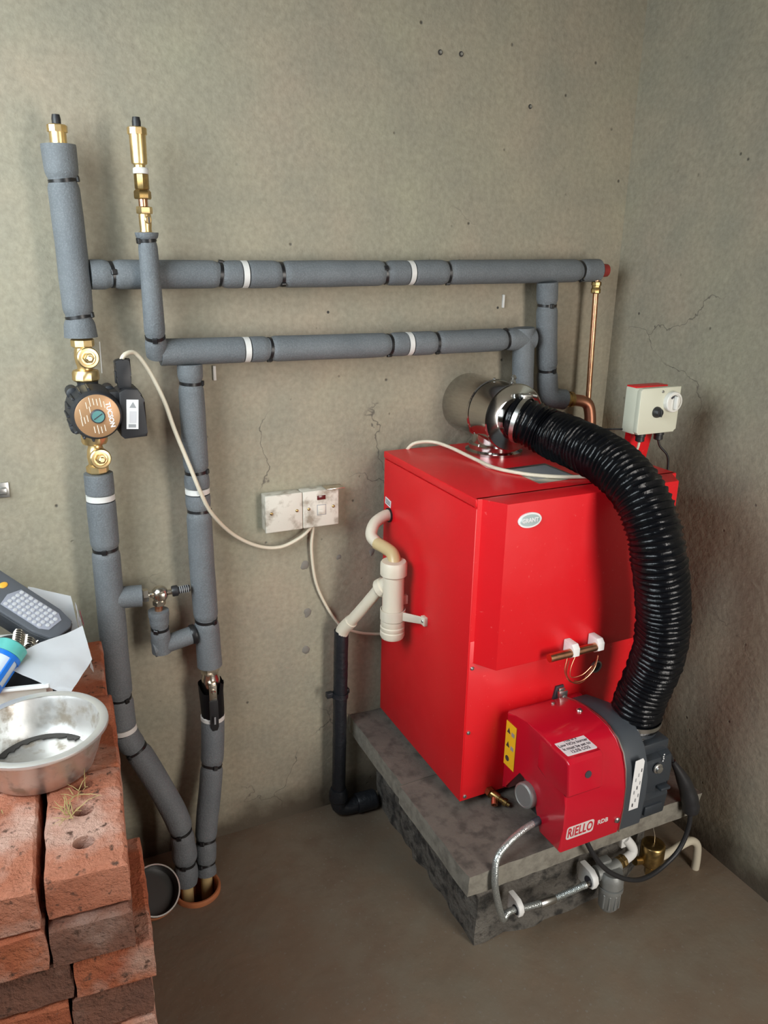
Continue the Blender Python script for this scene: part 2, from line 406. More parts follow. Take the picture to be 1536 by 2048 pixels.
for x, z, r in ((.579, .693, .012), (.583, .570, .012), (.578, .471, .012), (.75, .70, .010), (.665, .70, .009)):
    b = nb(); sphere(b, (x, .003, z), r, (1, .45, 1.15)); 
    for v in b.verts: v.co += Vector((1, .2, 1)) * noise.noise(v.co * 130) * .003
    obj('filler_patch', b, 'filler', wb)
obj('wall_scratch', rect((.170, -.0002, 1.19), (.02, 0, 1), (0, -1, 0), .06, .0018, .0006), 'tape', wb)
obj('cable_clip', bx((.385, -.006, 1.135), (.391, 0, 1.165), .001), 'tape', wb)
obj('cable_clip', bx((1.080, -.006, 1.27), (1.085, 0, 1.30), .001), 'tape', wb)

# ------------------------------------------------------------------ plinth and slab
def rough_block(poly, z0, z1, nz, step, amp, sc, seed):
    pts = []; n = len(poly)
    for i in range(n):
        a = Vector(poly[i]); b = Vector(poly[(i + 1) % n]); k = max(1, int((b - a).length / step))
        pts += [a.lerp(b, j / k) for j in range(k)]
    bm = nb(); rings = []
    for iz in range(nz + 1):
        z = z0 + (z1 - z0) * iz / nz; ring = []
        for p in pts:
            q = Vector((p.x, p.y, z)); d = noise.noise_vector((q + Vector((seed, 0, 0))) * sc) * amp + noise.noise_vector((q + Vector((0, seed, 0))) * sc * 3.1) * amp * .45
            d.z *= .35
            if iz == 0: d.z = 0
            ring.append(bm.verts.new(q + d))
        rings.append(ring)
    m = len(pts)
    for a, b in zip(rings, rings[1:]):
        for k in range(m): bm.faces.new((a[k], a[(k + 1) % m], b[(k + 1) % m], b[k]))
    bmesh.ops.triangulate(bm, faces=[bm.faces.new(rings[-1]), bm.faces.new(list(reversed(rings[0])))])
    return bm
tag(obj('concrete_plinth', rough_block([(.75, -.545), (1.13, -.545), (1.25, -.50), (1.26, -.03), (.76, -.03)], 0, .215, 9, .025, .011, 22, 3), 'base', None, 50),
    'rough dark concrete plinth on the floor beneath the paving slabs', 'plinth')
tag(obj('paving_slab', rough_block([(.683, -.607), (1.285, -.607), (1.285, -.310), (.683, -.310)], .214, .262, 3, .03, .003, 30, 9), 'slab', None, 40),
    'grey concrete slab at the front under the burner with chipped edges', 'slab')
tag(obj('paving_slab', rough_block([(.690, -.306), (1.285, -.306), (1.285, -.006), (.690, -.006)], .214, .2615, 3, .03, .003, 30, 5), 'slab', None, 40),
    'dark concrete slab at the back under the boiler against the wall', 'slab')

# ------------------------------------------------------------------ boiler
X0, X1, YB, YFR, ZB, ZT = .767, 1.262, -.030, -.430, .280, .957
B = thing('oil_boiler', 'large red metal boiler with oval badge standing on concrete slabs', 'boiler', ((X0 + X1) / 2, (YB + YFR) / 2, .262))
obj('plinth_frame', bx((.80, -.395, .262), (1.235, -.06, .284)), 'black', B)
obj('casing_body', bx((X0 + .003, YFR + .003, ZB + .001), (X1 - .003, YB, .940)), 'red', B)
obj('side_panel', bx((X0 - .001, YFR, ZB), (X0 + .003, YB, .9385), .0008), 'red', B)
obj('side_panel', bx((X1 - .003, YFR, ZB), (X1 + .001, YB, .9385), .0008), 'red', B)
obj('back_panel', bx((X0 + .002, YB - .001, ZB), (X1 - .002, YB + .003, .94)), 'red', B)
obj('lower_front_panel', bx((X0 + .002, YFR - .001, ZB + .001), (X1 - .002, YFR + .004, .66), .0008), 'red', B)
obj('top_cover', bx((X0 - .002, YFR + .001, .9402), (X1 + .002, YB + .003, ZT), .0028, 3), 'red', B)
door = obj('front_door', prism([(X0 + .001, -.4305), (.778, -.4305), (.803, -.477), (1.222, -.477), (1.2475, -.4305), (X1 - .001, -.4305), (X1 - .001, -.42), (X0 + .001, -.42)],
    .345, Matrix.Translation((0, 0, .612)), .0014), 'red', B, 25)
def oval(cx, y, cz, a, b, t, n=40): return prism([(a * cos(2 * pi * k / n), b * sin(2 * pi * k / n)) for k in range(n)], t, frame((cx, y, cz), (0, -1, 0), (1, 0, 0)), .0006)
bd = obj('badge', oval(.854, -.477, .921, .0265, .0150, .0030), 'lab', door, label='oval white badge with grey green centre')
obj('badge_centre', oval(.854, -.4792, .921, .0225, .0117, .0013), 'sage', bd)
text('lettering', 'GRANT', .0115, (.854, -.4808, .9208), (1, 0, 0), (0, -1, 0), 'lab', bd, .0003, .95)
for z in (.600, .449, .291): screw('screw', (.777, YFR - .001, z), (0, -1, 0), .0045, B)
st = obj('sight_port', lathe(nb(), [(.0145, 0), (.0145, .004), (.011, .005), (.011, .001)], frame((1.099, YFR - .001, .532), (0, -1, 0)), 24, False), 'zinc', B)
obj('port_hole', disc((1.099, YFR - .0012, .532), (0, -1, 0), .011, .0015), 'ink', st)
lt = obj('latch_bracket', prism([(-.017, -.016), (.017, -.016), (.010, .020), (-.010, .020)], .006, frame((1.002, YFR, .488), (0, -1, 0), (1, 0, 0)), .001), 'ink', B)
obj('latch_plate', bx((.994, YFR - .016, .474), (1.016, YFR - .006, .499), .001), 'steel', lt)
obj('latch_teeth', bx((.996, YFR - .012, .500), (1.011, YFR - .006, .505), .001), 'steel', lt)
screw('screw', (1.008, YFR - .016, .483), (0, -1, 0), .006, B)
sl = obj('rating_label', rect((X0 - .0012, -.054, .8405), (0, -1, -.14), (-1, 0, 0), .030, .017), 'lab', B)
for dz in (.004, 0, -.004): obj('print_line', rect((X0 - .0019, -.054, .8405 + dz), (0, -1, -.14), (-1, 0, 0), .022, .0016, .0003), 'ink', sl)
dp = obj('data_plate', prism([(-.055, -.062), (.050, -.062), (.055, .060), (-.052, .060)], .0008, frame((.992, -.323, ZT), (0, 0, 1), (1, .03, 0))), 'steel', B, label='silver data plate on the boiler top')
obj('data_plate_print', rect((.992, -.318, ZT + .0008), (1, .03, 0), (0, 0, 1), .09, .085, .0003), 'labg', dp)
obj('hose_grommet', lathe(nb(), [(.017, 0), (.017, .004), (.012, .005)], frame((X0 - .001, -.062, .812), (-1, 0, 0)), 20), 'black', B)

# control box on its bracket
K = thing('thermostat_box', 'cream control box with two dials on a red bracket above the boiler', 'control box', (1.21, -.38, ZT))
obj('bracket', prism([(-.022, 0), (.028, 0), (.045, .09), (.045, .176), (-.018, .176), (-.018, .09)], .018, frame((1.212, -.338, ZT), (0, -1, 0), (1, 0, 0)), .001), 'red', K)
obj('bracket_top', bx((1.166, -.386, 1.1345), (1.250, -.356, 1.1385), .001), 'red', K)
hb = obj('housing', bx((1.164, -.392, 1.040), (1.272, -.356, 1.136), .003), 'cream', K)
lid = obj('lid', prism([(-.054, -.043), (-.049, -.048), (.048, -.048), (.048, -.043), (.054, -.043), (.054, .048), (-.049, .048), (-.054, .043)], .012, frame((1.218, -.390, 1.0885), (0, -1, 0), (1, 0, 0)), .0012), 'cream', K)
dl = obj('thermostat_dial', lathe(nb(), [(.0215, 0), (.0215, .009), (.020, .011), (.0165, .0112), (.0165, .009), (.0002, .009)], frame((1.248, -.402, 1.106), (0, -1, 0)), 36), 'white', K)
obj('dial_grip', bx((1.2455, -.421, 1.091), (1.2520, -.411, 1.119), .002), 'white', dl)
obj('dial_window', prism([(.014 * cos(radians(a)), .014 * sin(radians(a))) for a in range(40, 141, 10)] + [(.010 * cos(radians(a)), .010 * sin(radians(a))) for a in range(140, 39, -10)], .001, frame((1.248, -.411, 1.106), (0, -1, 0), (1, 0, 0))), 'ink', dl)
kn = obj('switch_knob', lathe(nb(), [(.0115, 0), (.0115, .004), (.008, .012), (.0002, .013)], frame((1.211, -.402, 1.086), (0, -1, 0)), 24), 'black', K)
obj('knob_ridge', bx((1.209, -.418, 1.078), (1.213, -.412, 1.094), .001), 'black', kn)
screw('screw', (1.222, -.402, 1.128), (0, -1, 0), .003, K)
for x in (1.194, 1.245): obj('cable_gland', lathe(nb(), [(.011, 0), (.011, .008), (.0095, .009), (.0095, .018), (.006, .020)], frame((x, -.382, 1.040), (0, 0, -1)), 16), 'black', K)
tag(obj('control_cable', curve([(1.194, -.382, 1.022), (1.190, -.384, 1.010), (1.18, -.388, .995), (1.172, -.388, .972), (1.165, -.385, .961)], .0028), 'cable'), 'short cream cable hanging from the gland under the control box', 'cable')
tag(obj('control_cable', curve([(1.245, -.382, 1.022), (1.252, -.384, 1.005), (1.270, -.39, .985), (1.277, -.39, .955), (1.280, -.39, .90), (1.28, -.38, .80)], .0024), 'tie'), 'thin black cable hanging from the control box beside the right wall', 'cable')
tag(obj('sensor_wire', curve([(1.164, -.36, 1.045), (1.15, -.31, 1.035), (1.185, -.20, 1.0), (1.20, -.13, .990)], .0018), 'tie'), 'thin black wire behind the control box by the copper bend', 'wire')

# flue and its hose
FX, FZ = 1.0, 1.050
F = thing('balanced_flue', 'polished steel flue drum running from the wall above the boiler', 'flue', (FX, -.125, ZT))
obj('outlet_collar', lathe(nb(), [(.066, 0), (.066, .006), (.058, .010), (.058, .020), (.052, .024), (.052, .06)], frame((FX, -.125, ZT), (0, 0, 1)), 40), 'chrome', F)
obj('drum', lathe(nb(), [(.070, 0), (.070, .112), (.0715, .113), (.0725, .116), (.0715, .119), (.070, .120), (.070, .195)], frame((FX, .0, FZ), (0, -1, 0)), 56), 'chrome', F)
#obj('wall_rosette', lathe(nb(), [(.079, 0), (.079, .003), (.071, .006)], frame((FX, .0, FZ), (0, -1, 0)), 56), 'chrome', F)
obj('end_plate', lathe(nb(), [(.0725, 0), (.0755, .002), (.0755, .005), (.0730, .007), (.048, .0075), (.0445, .009), (.0445, .026), (.0002, .026)], frame((FX, -.193, FZ), (0, -1, 0)), 56), 'chrome', F)
screw('screw', (FX - .004, -.116, FZ + .0725), (0, 0, 1), .004, F)
obj('probe_plug', lathe(nb(), [(.006, 0), (.0075, .004), (.0045, .009), (.007, .014), (.003, .020)], frame((FX + .012, -.165, FZ + .069), (.15, 0, 1)), 12), 'steel', F)
hp = [(1.0, -.198, 1.051), (1.018, -.228, 1.044), (1.043, -.275, 1.027), (1.054, -.360, 1.019), (1.057, -.455, 1.005), (1.058, -.535, .968), (1.063, -.582, .906), (1.071, -.600, .842), (1.095, -.602, .743), (1.103, -.600, .660), (1.107, -.582, .586), (1.100, -.570, .525), (1.099, -.564, .476)]
def ribbed(pts, r, pitch, depth, n, sub, wr):
    p, L = resample(catmull(pts, 14), pitch / sub); rad = []
    for i, s in enumerate(L):
        ph = (s % pitch) / pitch; e = min(1, s / .02, (L[-1] - s) / .012)
        rad.append(r * (.93 + .07 * min(1, s / .10)) - depth * abs(sin(pi * ph)) ** .7 * max(0, e))
    return tube(nb(), p, rad, n, True, lambda i, a: wr * noise.noise(Vector((cos(a) * 2.2, sin(a) * 2.2, L[i] * 90))) + wr * .6 * noise.noise(Vector((cos(a) * 6, sin(a) * 6, L[i] * 30 + 9))))
tag(obj('air_hose', ribbed(hp, .0530, .0112, .0050, 44, 8, .05), 'hose', None, 60), 'thick black corrugated air hose curving from the flue drum down to the burner', 'hose')
hc = thing('hose_clip', 'steel worm drive clip round the top end of the black air hose', 'hose clip', (1.003, -.225, .99))
obj('band', lathe(nb(), [(.0510, -.005), (.0522, -.005), (.0522, .005), (.0510, .005), (.0510, -.005)], frame((1.010, -.214, 1.047), (.5, -.84, -.2)), 48, False), 'silver', hc)
obj('worm_housing', bx((1.000, -.226, 1.096), (1.026, -.208, 1.105), .002), 'silver', hc)
obj('worm_screw', line((1.022, -.217, 1.102), (1.038, -.222, 1.099), .004, 10), 'silver', hc)
hc = thing('hose_clip', 'steel clip round the bottom end of the black air hose on the burner', 'hose clip', (1.099, -.562, .47))
obj('band', lathe(nb(), [(.0530, -.005), (.0545, -.005), (.0545, .005), (.0530, .005), (.0530, -.005)], frame((1.099, -.564, .487), (0, -.12, 1)), 48, False), 'silver', hc)
obj('worm_housing', bx((1.145, -.572, .481), (1.158, -.552, .493), .002), 'silver', hc)

# burner
Q = thing('oil_burner', 'red and dark grey oil burner mounted low on the front of the boiler', 'burner', (.99, -.55, .285))
mp = [(-.448, .300), (-.448, .487), (-.480, .497), (-.520, .505), (-.560, .506), (-.592, .501), (-.617, .488), (-.636, .466), (-.648, .437), (-.654, .400), (-.655, .350), (-.651, .291), (-.585, .289), (-.574, .325), (-.556, .378), (-.505, .384), (-.468, .312)]
MX = lambda x: Matrix(((0, 0, 1, x), (1, 0, 0, 0), (0, 1, 0, 0), (0, 0, 0, 1)))
cov = obj('cover', prism(mp, .147, MX(.858), .005, 3), 'cover', Q, 30)
obj('control_bulge', prism([(-.560, .428), (-.560, .499), (-.644, .499), (-.652, .493), (-.6595, .428), (-.655, .421), (-.60, .421)], .084, MX(.8575), .005, 3), 'cover', cov, 30)
obj('reset_button_hole', disc((.904, -.6553, .462), (0, -1, .09), .0075, .0018, 20), 'ink', cov)
obj('mounting_flange', bx((.872, -.452, .31), (1.06, -.4305, .478), .003), 'cover', Q)
obj('fan_housing', prism([(-.450, .290), (-.450, .480), (-.520, .500), (-.560, .501), (-.590, .496), (-.613, .483), (-.632, .462), (-.643, .435), (-.649, .400), (-.650, .350), (-.646, .288)], .062, MX(1.006), .004, 3), 'grey2', Q, 30)
obj('rim', prism([(y * 1.0 - .0015 * (1 if y < -.5 else 0), z + (.0015 if z > .4 else 0)) for y, z in mp[:12]] + [(-.62, .290), (-.622, .35), (-.62, .40), (-.60, .46), (-.56, .478), (-.48, .47)], .0025, MX(1.0045)), 'silver', Q)
obj('damper_box', prism([(-.460, .292), (-.460, .430), (-.500, .455), (-.600, .455), (-.612, .436), (-.640, .430), (-.644, .400), (-.644, .37), (-.636, .362), (-.636, .345), (-.645, .338), (-.640, .290)], .070, MX(1.066), .003, 2), 'grey', Q, 30)
obj('damper_step', bx((1.075, -.648, .300), (1.122, -.60, .322), .003), 'grey', Q)
obj('damper_rib', bx((1.108, -.652, .353), (1.134, -.60, .360), .002), 'grey', Q)
obj('inlet_block', bx((1.060, -.625, .425), (1.140, -.49, .456), .004), 'grey', Q)
obj('air_inlet', lathe(nb(), [(.048, 0), (.046, .012), (.046, .04)], frame((1.099, -.562, .450), (0, 0, 1)), 36), 'grey', Q)
kb = obj('damper_screw', lathe(nb(), [(.011, 0), (.011, .003), (.008, .004), (.0075, .008), (.0002, .0085)], frame((1.095, -.645, .411), (0, -1, 0)), 20), 'steel', Q)
for k in range(4): obj('scale_mark', disc((1.108 + .0012 * (k % 2), -.6445, .424 + .005 * k), (0, -1, 0), .0016, .0006, 8), 'lab', kb)
obj('screw', lathe(nb(), [(.006, 0), (.006, .003), (.0002, .005)], frame((1.086, -.602, .4555), (0, -.2, 1)), 14), 'steel', Q)
gl = obj('type_label', prism([(-.013, -.060), (.011, -.060), (.011, .052), (.006, .060), (-.013, .058)], .0006, frame((1.0395, -.6502, .393), (0, -1, -.01), (1, 0, 0))), 'lab', Q)
for k in range(9): obj('print_line', rect((1.034 + .006 * (k % 3), -.6511, .345 + .010 * k), (0, 0, 1), (0, -1, 0), .008, .0022, .0003), 'ink' if k % 4 == 0 else 'labg', gl)
lg = obj('logo_plate', rect((.9015, -.6537, .3345), (1, 0, .0), (0, -1, -.068), .066, .031, .0008, rad=.006), 'logo', cov, label='grey logo plate with red lettering')
text('lettering', 'RIELLO', .0310, (.9015, -.6546, .3342), (1, 0, 0), (0, -1, -.068), 'logored', lg, .00075, .60, .0003, sp=1.06)
text('model_lettering', 'RDB', .0145, (.957, -.6544, .3355), (1, 0, 0), (0, -1, -.068), 'logo', cov, .0004, .95, .0003)
screw('cover_screw', (.9945, -.6535, .325), (0, -1, -.068), .0065, cov)
screw('cover_screw', (.980, -.528, .5055), (0, -.05, 1), .0065, cov)
screw('cover_screw', (.958, -.470, .495), (0, .2, 1), .0045, cov)
nl = obj('notice_label', rect((.903, -.6115, .4992), (1, -.02, 0), (0, 0, 1), .070, .050, .0008, rad=.003), 'lab', cov, label='white notice label with four lines of print')
for k, s in enumerate(('This is a', 'Low NOx burner', 'It must be set to', '12.5% CO2')):
    text('notice_lettering', s, .0112, (.903, -.5945 - .0114 * k, .5001), (1, -.02, 0), (0, 0, 1), 'ink', nl, .0002, .84, .0002)
yl = obj('warning_label', rect((.8573, -.4695, .419), (0, -1, 0), (-1, 0, 0), .036, .105, .0007), 'yellow', cov, label='yellow warning label with pictograms')
for z in (.452, .419):
    obj('pictogram', prism([(-.006, -.006), (.006, -.006), (0, .007)], .0004, frame((.8566, -.462, z), (-1, 0, 0), (0, -1, 0))), 'ink', yl)
    obj('pictogram', rect((.8566, -.477, z - .003), (0, -1, 0), (-1, 0, 0), .010, .009, .0004), 'labg', yl)
obj('pictogram', disc((.8566, -.463, .385), (-1, 0, 0), .0065, .0004, 18), 'ink', yl)
pc = obj('pump_cap', lathe(nb(), [(.026, -.02), (.027, 0), (.026, .004), (.0225, .006), (.0215, .0045), (.0002, .0045)], frame((.847, -.545, .353), (-1, -.12, .1)), 36), 'zinc', Q)
obj('pump_body', bx((.862, -.572, .315), (.90, -.515, .385), .004), 'grey', Q)

# drain cock
D = thing('drain_cock', 'small brass drain cock under the front edge of the red boiler', 'valve', (.845, -.445, .262))
obj('hex_nut', lathe(nb(), [(.011, 0), (.011, .012)], frame((.838, -.430, .287), (0, -1, -.15)), 6), 'bronze', D)
obj('body', lathe(nb(), [(.007, 0), (.0085, .006), (.0085, .020), (.0065, .022), (.0065, .030), (.0085, .031), (.0085, .038), (.005, .040), (.005, .046)], frame((.838, -.440, .287), (.55, -.75, -.32)), 18), 'bronze', D)
obj('outlet', lathe(nb(), [(.0065, 0), (.0065, .012), (.0075, .013), (.0075, .022), (.005, .022), (.005, .014)], frame((.843, -.446, .283), (-.45, -.75, -.42)), 16), 'copper', D)

# copper phial tube in clips, with capillary coil
C = thing('phial_tube', 'short copper tube held by two white clips below the boiler door', 'tube', (.975, -.50, .615))
obj('tube', lathe(nb(), [(.0088, 0), (.0088, .122), (.0078, .122), (.0078, .004), (.0002, .004)], frame((.911, -.502, .629), (1, 0, .01)), 22), 'copper', C)
for x in (.972, 1.035):
    cl = obj('pipe_clip', prism([(.0, -.0165), (.022, -.0165), (.034, -.008), (.034, .008), (.026, .0165), (.0, .0165)], .017, Matrix(((0, 0, 1, x - .0085), (-1, 0, 0, -.4775), (0, 1, 0, .632), (0, 0, 0, 1))), .0025), 'clip', C)
cap = catmull([(.958, -.500, .618), (.953, -.503, .590), (.968, -.505, .564), (1.000, -.506, .561), (1.028, -.505, .580), (1.037, -.502, .610)] + [(1.032, -.500, .585), (1.005, -.503, .556), (.975, -.505, .560), (.957, -.504, .585), (.962, -.502, .613)], 12)
tag(obj('capillary_coil', tube(nb(), resample(cap, .004)[0], .0010, 8), 'copper'), 'thin coiled copper capillary hanging below the white clips', 'wire')
cap = catmull([(.981, -.498, .618), (.970, -.500, .592), (.972, -.502, .572), (1.000, -.504, .573), (1.024, -.503, .588), (1.020, -.501, .575), (1.000, -.503, .558), (.978, -.504, .563)], 12)
tag(obj('capillary_coil', tube(nb(), resample(cap, .004)[0], .0009, 8), 'copper'), 'inner loop of copper capillary nested in the larger coil', 'wire')

# cream cable over the boiler top
tag(obj('boiler_cable', curve([(.818, -.020, .93), (.824, -.03, .955), (.838, -.042, .972), (.872, -.060, .976), (.893, -.105, .972), (.907, -.19, .964), (.912, -.266, .962), (.944, -.329, .962), (.985, -.366, .962), (1.03, -.388, .962), (1.075, -.398, .962), (1.12, -.392, .962), (1.165, -.382, .962)], .0040), 'cable'),
    'cream cable lying across the red boiler top from the wall', 'cable')

# ------------------------------------------------------------------ insulated pipework
def near(pts, L, q):
    q = Vector(q); i = min(range(len(pts)), key=lambda k: (pts[k] - q).length); return L[i]
def foam_pipe(name, label, path, r, ties=(), tapes=(), group=None, sm=3, seed=1, rad=None, ha=None, copper=None, cat='pipe'):
    pts, L = resample(chaikin(path, sm) if sm else [Vector(p) for p in path], .004)
    F = frames(pts); lo = min(pts, key=lambda p: p.z)
    T = thing(name, label, cat, lo.copy(), group)
    ts = [near(pts, L, q) for q in ties]; ws = [near(pts, L, q) for q in tapes]
    def rr(s):
        a = rad(s / L[-1]) if rad else 1; v = r * a * (1 + .022 * noise.noise(Vector((seed * 7.3, s * 16, 0))))
        for t in ts: v -= r * .15 * exp(-((s - t) / .008) ** 2)
        for t in ws: v -= r * .05 * exp(-((s - t) / .009) ** 2)
        return v
    cuts = [0] + sorted(ws) + [L[-1]]
    for a, b in zip(cuts, cuts[1:]):
        a2 = a + (.005 if a > 0 else 0); b2 = b - (.005 if b < L[-1] else 0)
        idx = [i for i in range(len(L)) if a2 <= L[i] <= b2]
        if len(idx) < 2: continue
        seg = [pts[i] for i in idx]; rads = [rr(L[i]) for i in idx]
        if a == 0 or True: rads[0] *= .985
        obj('foam_sleeve', tube(nb(), seg, rads, 28, True, lambda i, an, sd=seed: .012 * noise.noise(Vector((cos(an) * 1.4 + sd, sin(an) * 1.4, seg[i].x * 14 + seg[i].z * 14)))), 'foam', T, 50)
    for k, t in enumerate(ts):
        i = L.index(t); tn, x, y = F[i]; rp = rr(t); ang = (ha[k] if ha else random.uniform(-1.2, 1.2))
        tilt = (tn + x * random.uniform(-.16, .16) + y * random.uniform(-.16, .16)).normalized(); Mx = frame(pts[i], tilt, x)
        tb = obj('cable_tie', lathe(nb(), [(rp * .97, -.0031), (rp + .0016, -.0031), (rp + .0016, .0031), (rp * .97, .0031), (rp * .97, -.0031)], Mx, 36, False), 'tie', T)
        hd = Mx @ Matrix.Rotation(ang, 4, 'Z') @ Matrix.Translation((rp + .0015, 0, 0))
        b = nb(); box(b, (0, 0, 0), (.007, .010, .010), .0012, 1, hd); obj('tie_head', b, 'tie', tb)
    for t in ws:
        i = L.index(t); tn, x, y = F[i]; rp = rr(t)
        obj('tape_band', lathe(nb(), [(rp * .9, -.0060), (rp + .0006, -.0055), (rp + .0006, .0055), (rp * .9, .0060)], frame(pts[i], tn, x), 36), 'tape', T)
    return T
RX, RY = .132, -.060
foam_pipe('insulated_pipe', 'tall grey foam insulated riser between the left air vent and the pump', [(RX - .004, RY, 1.556), (RX, RY, 1.40), (RX + .001, RY, 1.236)], .0260, [(RX, RY, 1.502), (RX, RY, 1.273)], sm=0, seed=2, ha=[-1.3, -1.2], rad=lambda t: (1.10 - .3 * t) if t < .17 else (1.0 + .03 * sin(pi * t) if t < .88 else 1.0 + 1.1 * (t - .88)))
foam_pipe('insulated_pipe', 'grey foam insulated pipe from the pump down beside the bricks into the floor duct',
    [(.139, RY, .978), (.138, RY, .80), (.136, RY, .60), (.136, RY, .43), (.141, -.062, .385), (.165, -.075, .345), (.205, -.098, .245), (.230, -.118, .175), (.234, -.128, .125), (.234, -.135, .055), (.233, -.139, .020)], .0276,
    [(.138, RY, .822), (.136, RY, .488), (.160, -.071, .356), (.233, -.124, .150), (.234, -.134, .072)], [(.139, RY, .930), (.138, -.061, .408)], seed=5, ha=[.2, -.5, .9, .4, .3], rad=lambda t: 1 if t < .80 else 1 - .16 * (t - .8) / .2 + (.10 * abs(sin((t - .9) * 62)) if t > .9 else 0))
foam_pipe('insulated_pipe', 'upper horizontal grey foam pipe with black ties running along the wall', [(.160, -.055, 1.345), (.5, -.050, 1.346), (.9, -.050, 1.351), (1.315, -.050, 1.357)], .0262,
    [(.196, -.055, 1.344), (.395, -.05, 1.345), (.520, -.05, 1.346), (.746, -.05, 1.348), (.901, -.05, 1.351), (1.258, -.05, 1.357)], [(.445, -.05, 1.346), (.809, -.05, 1.348)], sm=0, seed=8, ha=[-.2, -1.4, .9, -.5, 1.4, 1.2])
LR = foam_pipe('insulated_pipe', 'lower horizontal grey foam pipe turning down behind the flue drum', [(.272, -.060, 1.203), (.7, -.060, 1.201), (1.065, -.060, 1.203), (1.131, -.060, 1.203)], .0258,
    [(.488, -.06, 1.2), (.754, -.06, 1.201), (.873, -.06, 1.202), (1.055, -.06, 1.203)], [(.438, -.06, 1.201), (.805, -.06, 1.201)], sm=0, seed=11, ha=[1.2, 1.3, 1.0, -1.3])
ep, _ = resample([Vector((1.106, -.060, 1.2285)), Vector((1.114, -.060, 1.10)), Vector((1.12, -.060, .965))], .006)
obj('foam_sleeve', tube(nb(), ep, [.0256 * (1 + .02 * noise.noise(Vector((i * .2, 8, 0)))) for i in range(len(ep))], 28), 'foam', LR, 50)
obj('cable_tie', lathe(nb(), [(.0245, -.003), (.0268, -.003), (.0268, .003), (.0245, .003), (.0245, -.003)], frame((1.115, -.06, 1.085), (.05, 0, 1)), 36, False), 'tie', LR)
foam_pipe('insulated_pipe', 'thin grey foam pipe below the right air vent crossing the upper pipe', [(.257, -.098, 1.418), (.258, -.099, 1.34), (.259, -.094, 1.27), (.262, -.078, 1.225), (.266, -.062, 1.200)], .0172, [(.257, -.098, 1.405), (.261, -.082, 1.234)], sm=2, seed=13, ha=[1.3, .2], rad=lambda t: 1.22 if t < .05 else (1 + .30 * max(0, t - .35)))
foam_pipe('insulated_pipe', 'grey foam drop pipe from the lower run down to the lever valve', [(.327, -.058, 1.178), (.327, -.06, .95), (.327, -.06, .75), (.331, -.06, .517)], .0255,
    [(.327, -.06, 1.14), (.327, -.06, .963), (.327, -.06, .876), (.329, -.06, .630)], [(.326, -.06, .923)], sm=0, seed=17, ha=[-1.2, -1.0, -1.2, -.6], rad=lambda t: .96 + .10 * t)
foam_pipe('insulated_pipe', 'short grey foam pipe from the lever valve into the floor duct', [(.330, -.062, .386), (.328, -.065, .35), (.322, -.073, .290), (.308, -.088, .205), (.292, -.103, .130), (.285, -.115, .080), (.280, -.128, .020)], .0258,
    [(.319, -.076, .270), (.288, -.110, .098), (.283, -.122, .045)], sm=2, seed=19, ha=[-.1, .6, .8], rad=lambda t: 1 - .10 * max(0, t - .6) / .4)
foam_pipe('insulated_pipe', 'dark grey foam pipe dropping from the upper run beside the copper pipe', [(1.163, -.060, 1.330), (1.172, -.060, 1.22), (1.183, -.060, 1.12), (1.188, -.062, 1.075), (1.196, -.066, 1.060), (1.235, -.068, 1.053)], .0250, [(1.167, -.06, 1.278), (1.183, -.06, 1.127)], sm=2, seed=23, ha=[.1, -.2])
foam_pipe('insulated_pipe', 'stub of grey foam between the riser and the bypass valve', [(.150, -.062, .713), (.180, -.064, .712), (.199, -.066, .711)], .0225, [], sm=0, seed=29)
EL = foam_pipe('insulated_pipe', 'small grey foam elbow under the bypass valve joining the drop pipe', [(.229, -.070, .674), (.229, -.070, .640), (.229, -.070, .577)], .0200, [(.229, -.070, .634)], sm=0, seed=31, ha=[.6], rad=lambda t: 1.06 if t < .15 else 1.0)
ep, _ = resample([Vector((.2125, -.069, .5875)), Vector((.300, -.064, .601))], .004)
obj('foam_sleeve', tube(nb(), ep, [.0192 * (1 + .02 * noise.noise(Vector((i * .2, 3, 0)))) for i in range(len(ep))], 28), 'foam', EL, 50)
b = lathe(nb(), [(.0205, 0), (.0215, .002), (.0215, .010), (.0190, .012)], frame((.293, -.0645, .601), (1, .05, .12)), 28)
tag(obj('foam_end_ring', b, 'tie'), 'black tie ring at the end of the small foam elbow', 'cable tie')

# brass vents
def air_vent(label, x, y, z):
    A = thing('air_vent', label, 'air vent', (x, y, z), 'automatic air vents')
    obj('body', lathe(nb(), [(.0095, -.030), (.0095, -.002), (.0130, 0), (.0135, .004), (.0140, .046)], frame((x, y, z), (0, 0, 1)), 24), 'brass', A)
    obj('cap', lathe(nb(), [(.0165, .046), (.0165, .056), (.0145, .0575), (.0002, .0575)], frame((x, y, z), (0, 0, 1)), 10), 'brass', A)
    obj('dust_cap', lathe(nb(), [(.0072, .0575), (.0075, .066), (.0062, .073), (.0002, .0735)], frame((x, y, z), (0, 0, 1)), 16), 'black', A)
air_vent('brass air vent with black cap on the thick left riser', .129, RY, 1.529)
air_vent('slender brass air vent with black cap standing on the thin foam pipe', .2535, -.097, 1.530)
G = thing('vent_fitting', 'brass and copper fittings with white thread tape under the right air vent', 'fitting', (.255, -.097, 1.46))
zf = frame((.255, -.097, 0), (0, 0, 1))
obj('thread_tape', lathe(nb(), [(.0125, 1.514), (.0135, 1.516), (.0132, 1.522), (.0115, 1.524)], zf, 22), 'tape', G)
obj('adaptor', lathe(nb(), [(.0110, 1.488), (.0125, 1.490), (.0125, 1.513), (.0115, 1.514)], zf, 8), 'bronze', G)
obj('compression_nut', lathe(nb(), [(.0135, 1.473), (.0148, 1.475), (.0148, 1.485), (.0125, 1.488)], zf, 6), 'bronze', G)
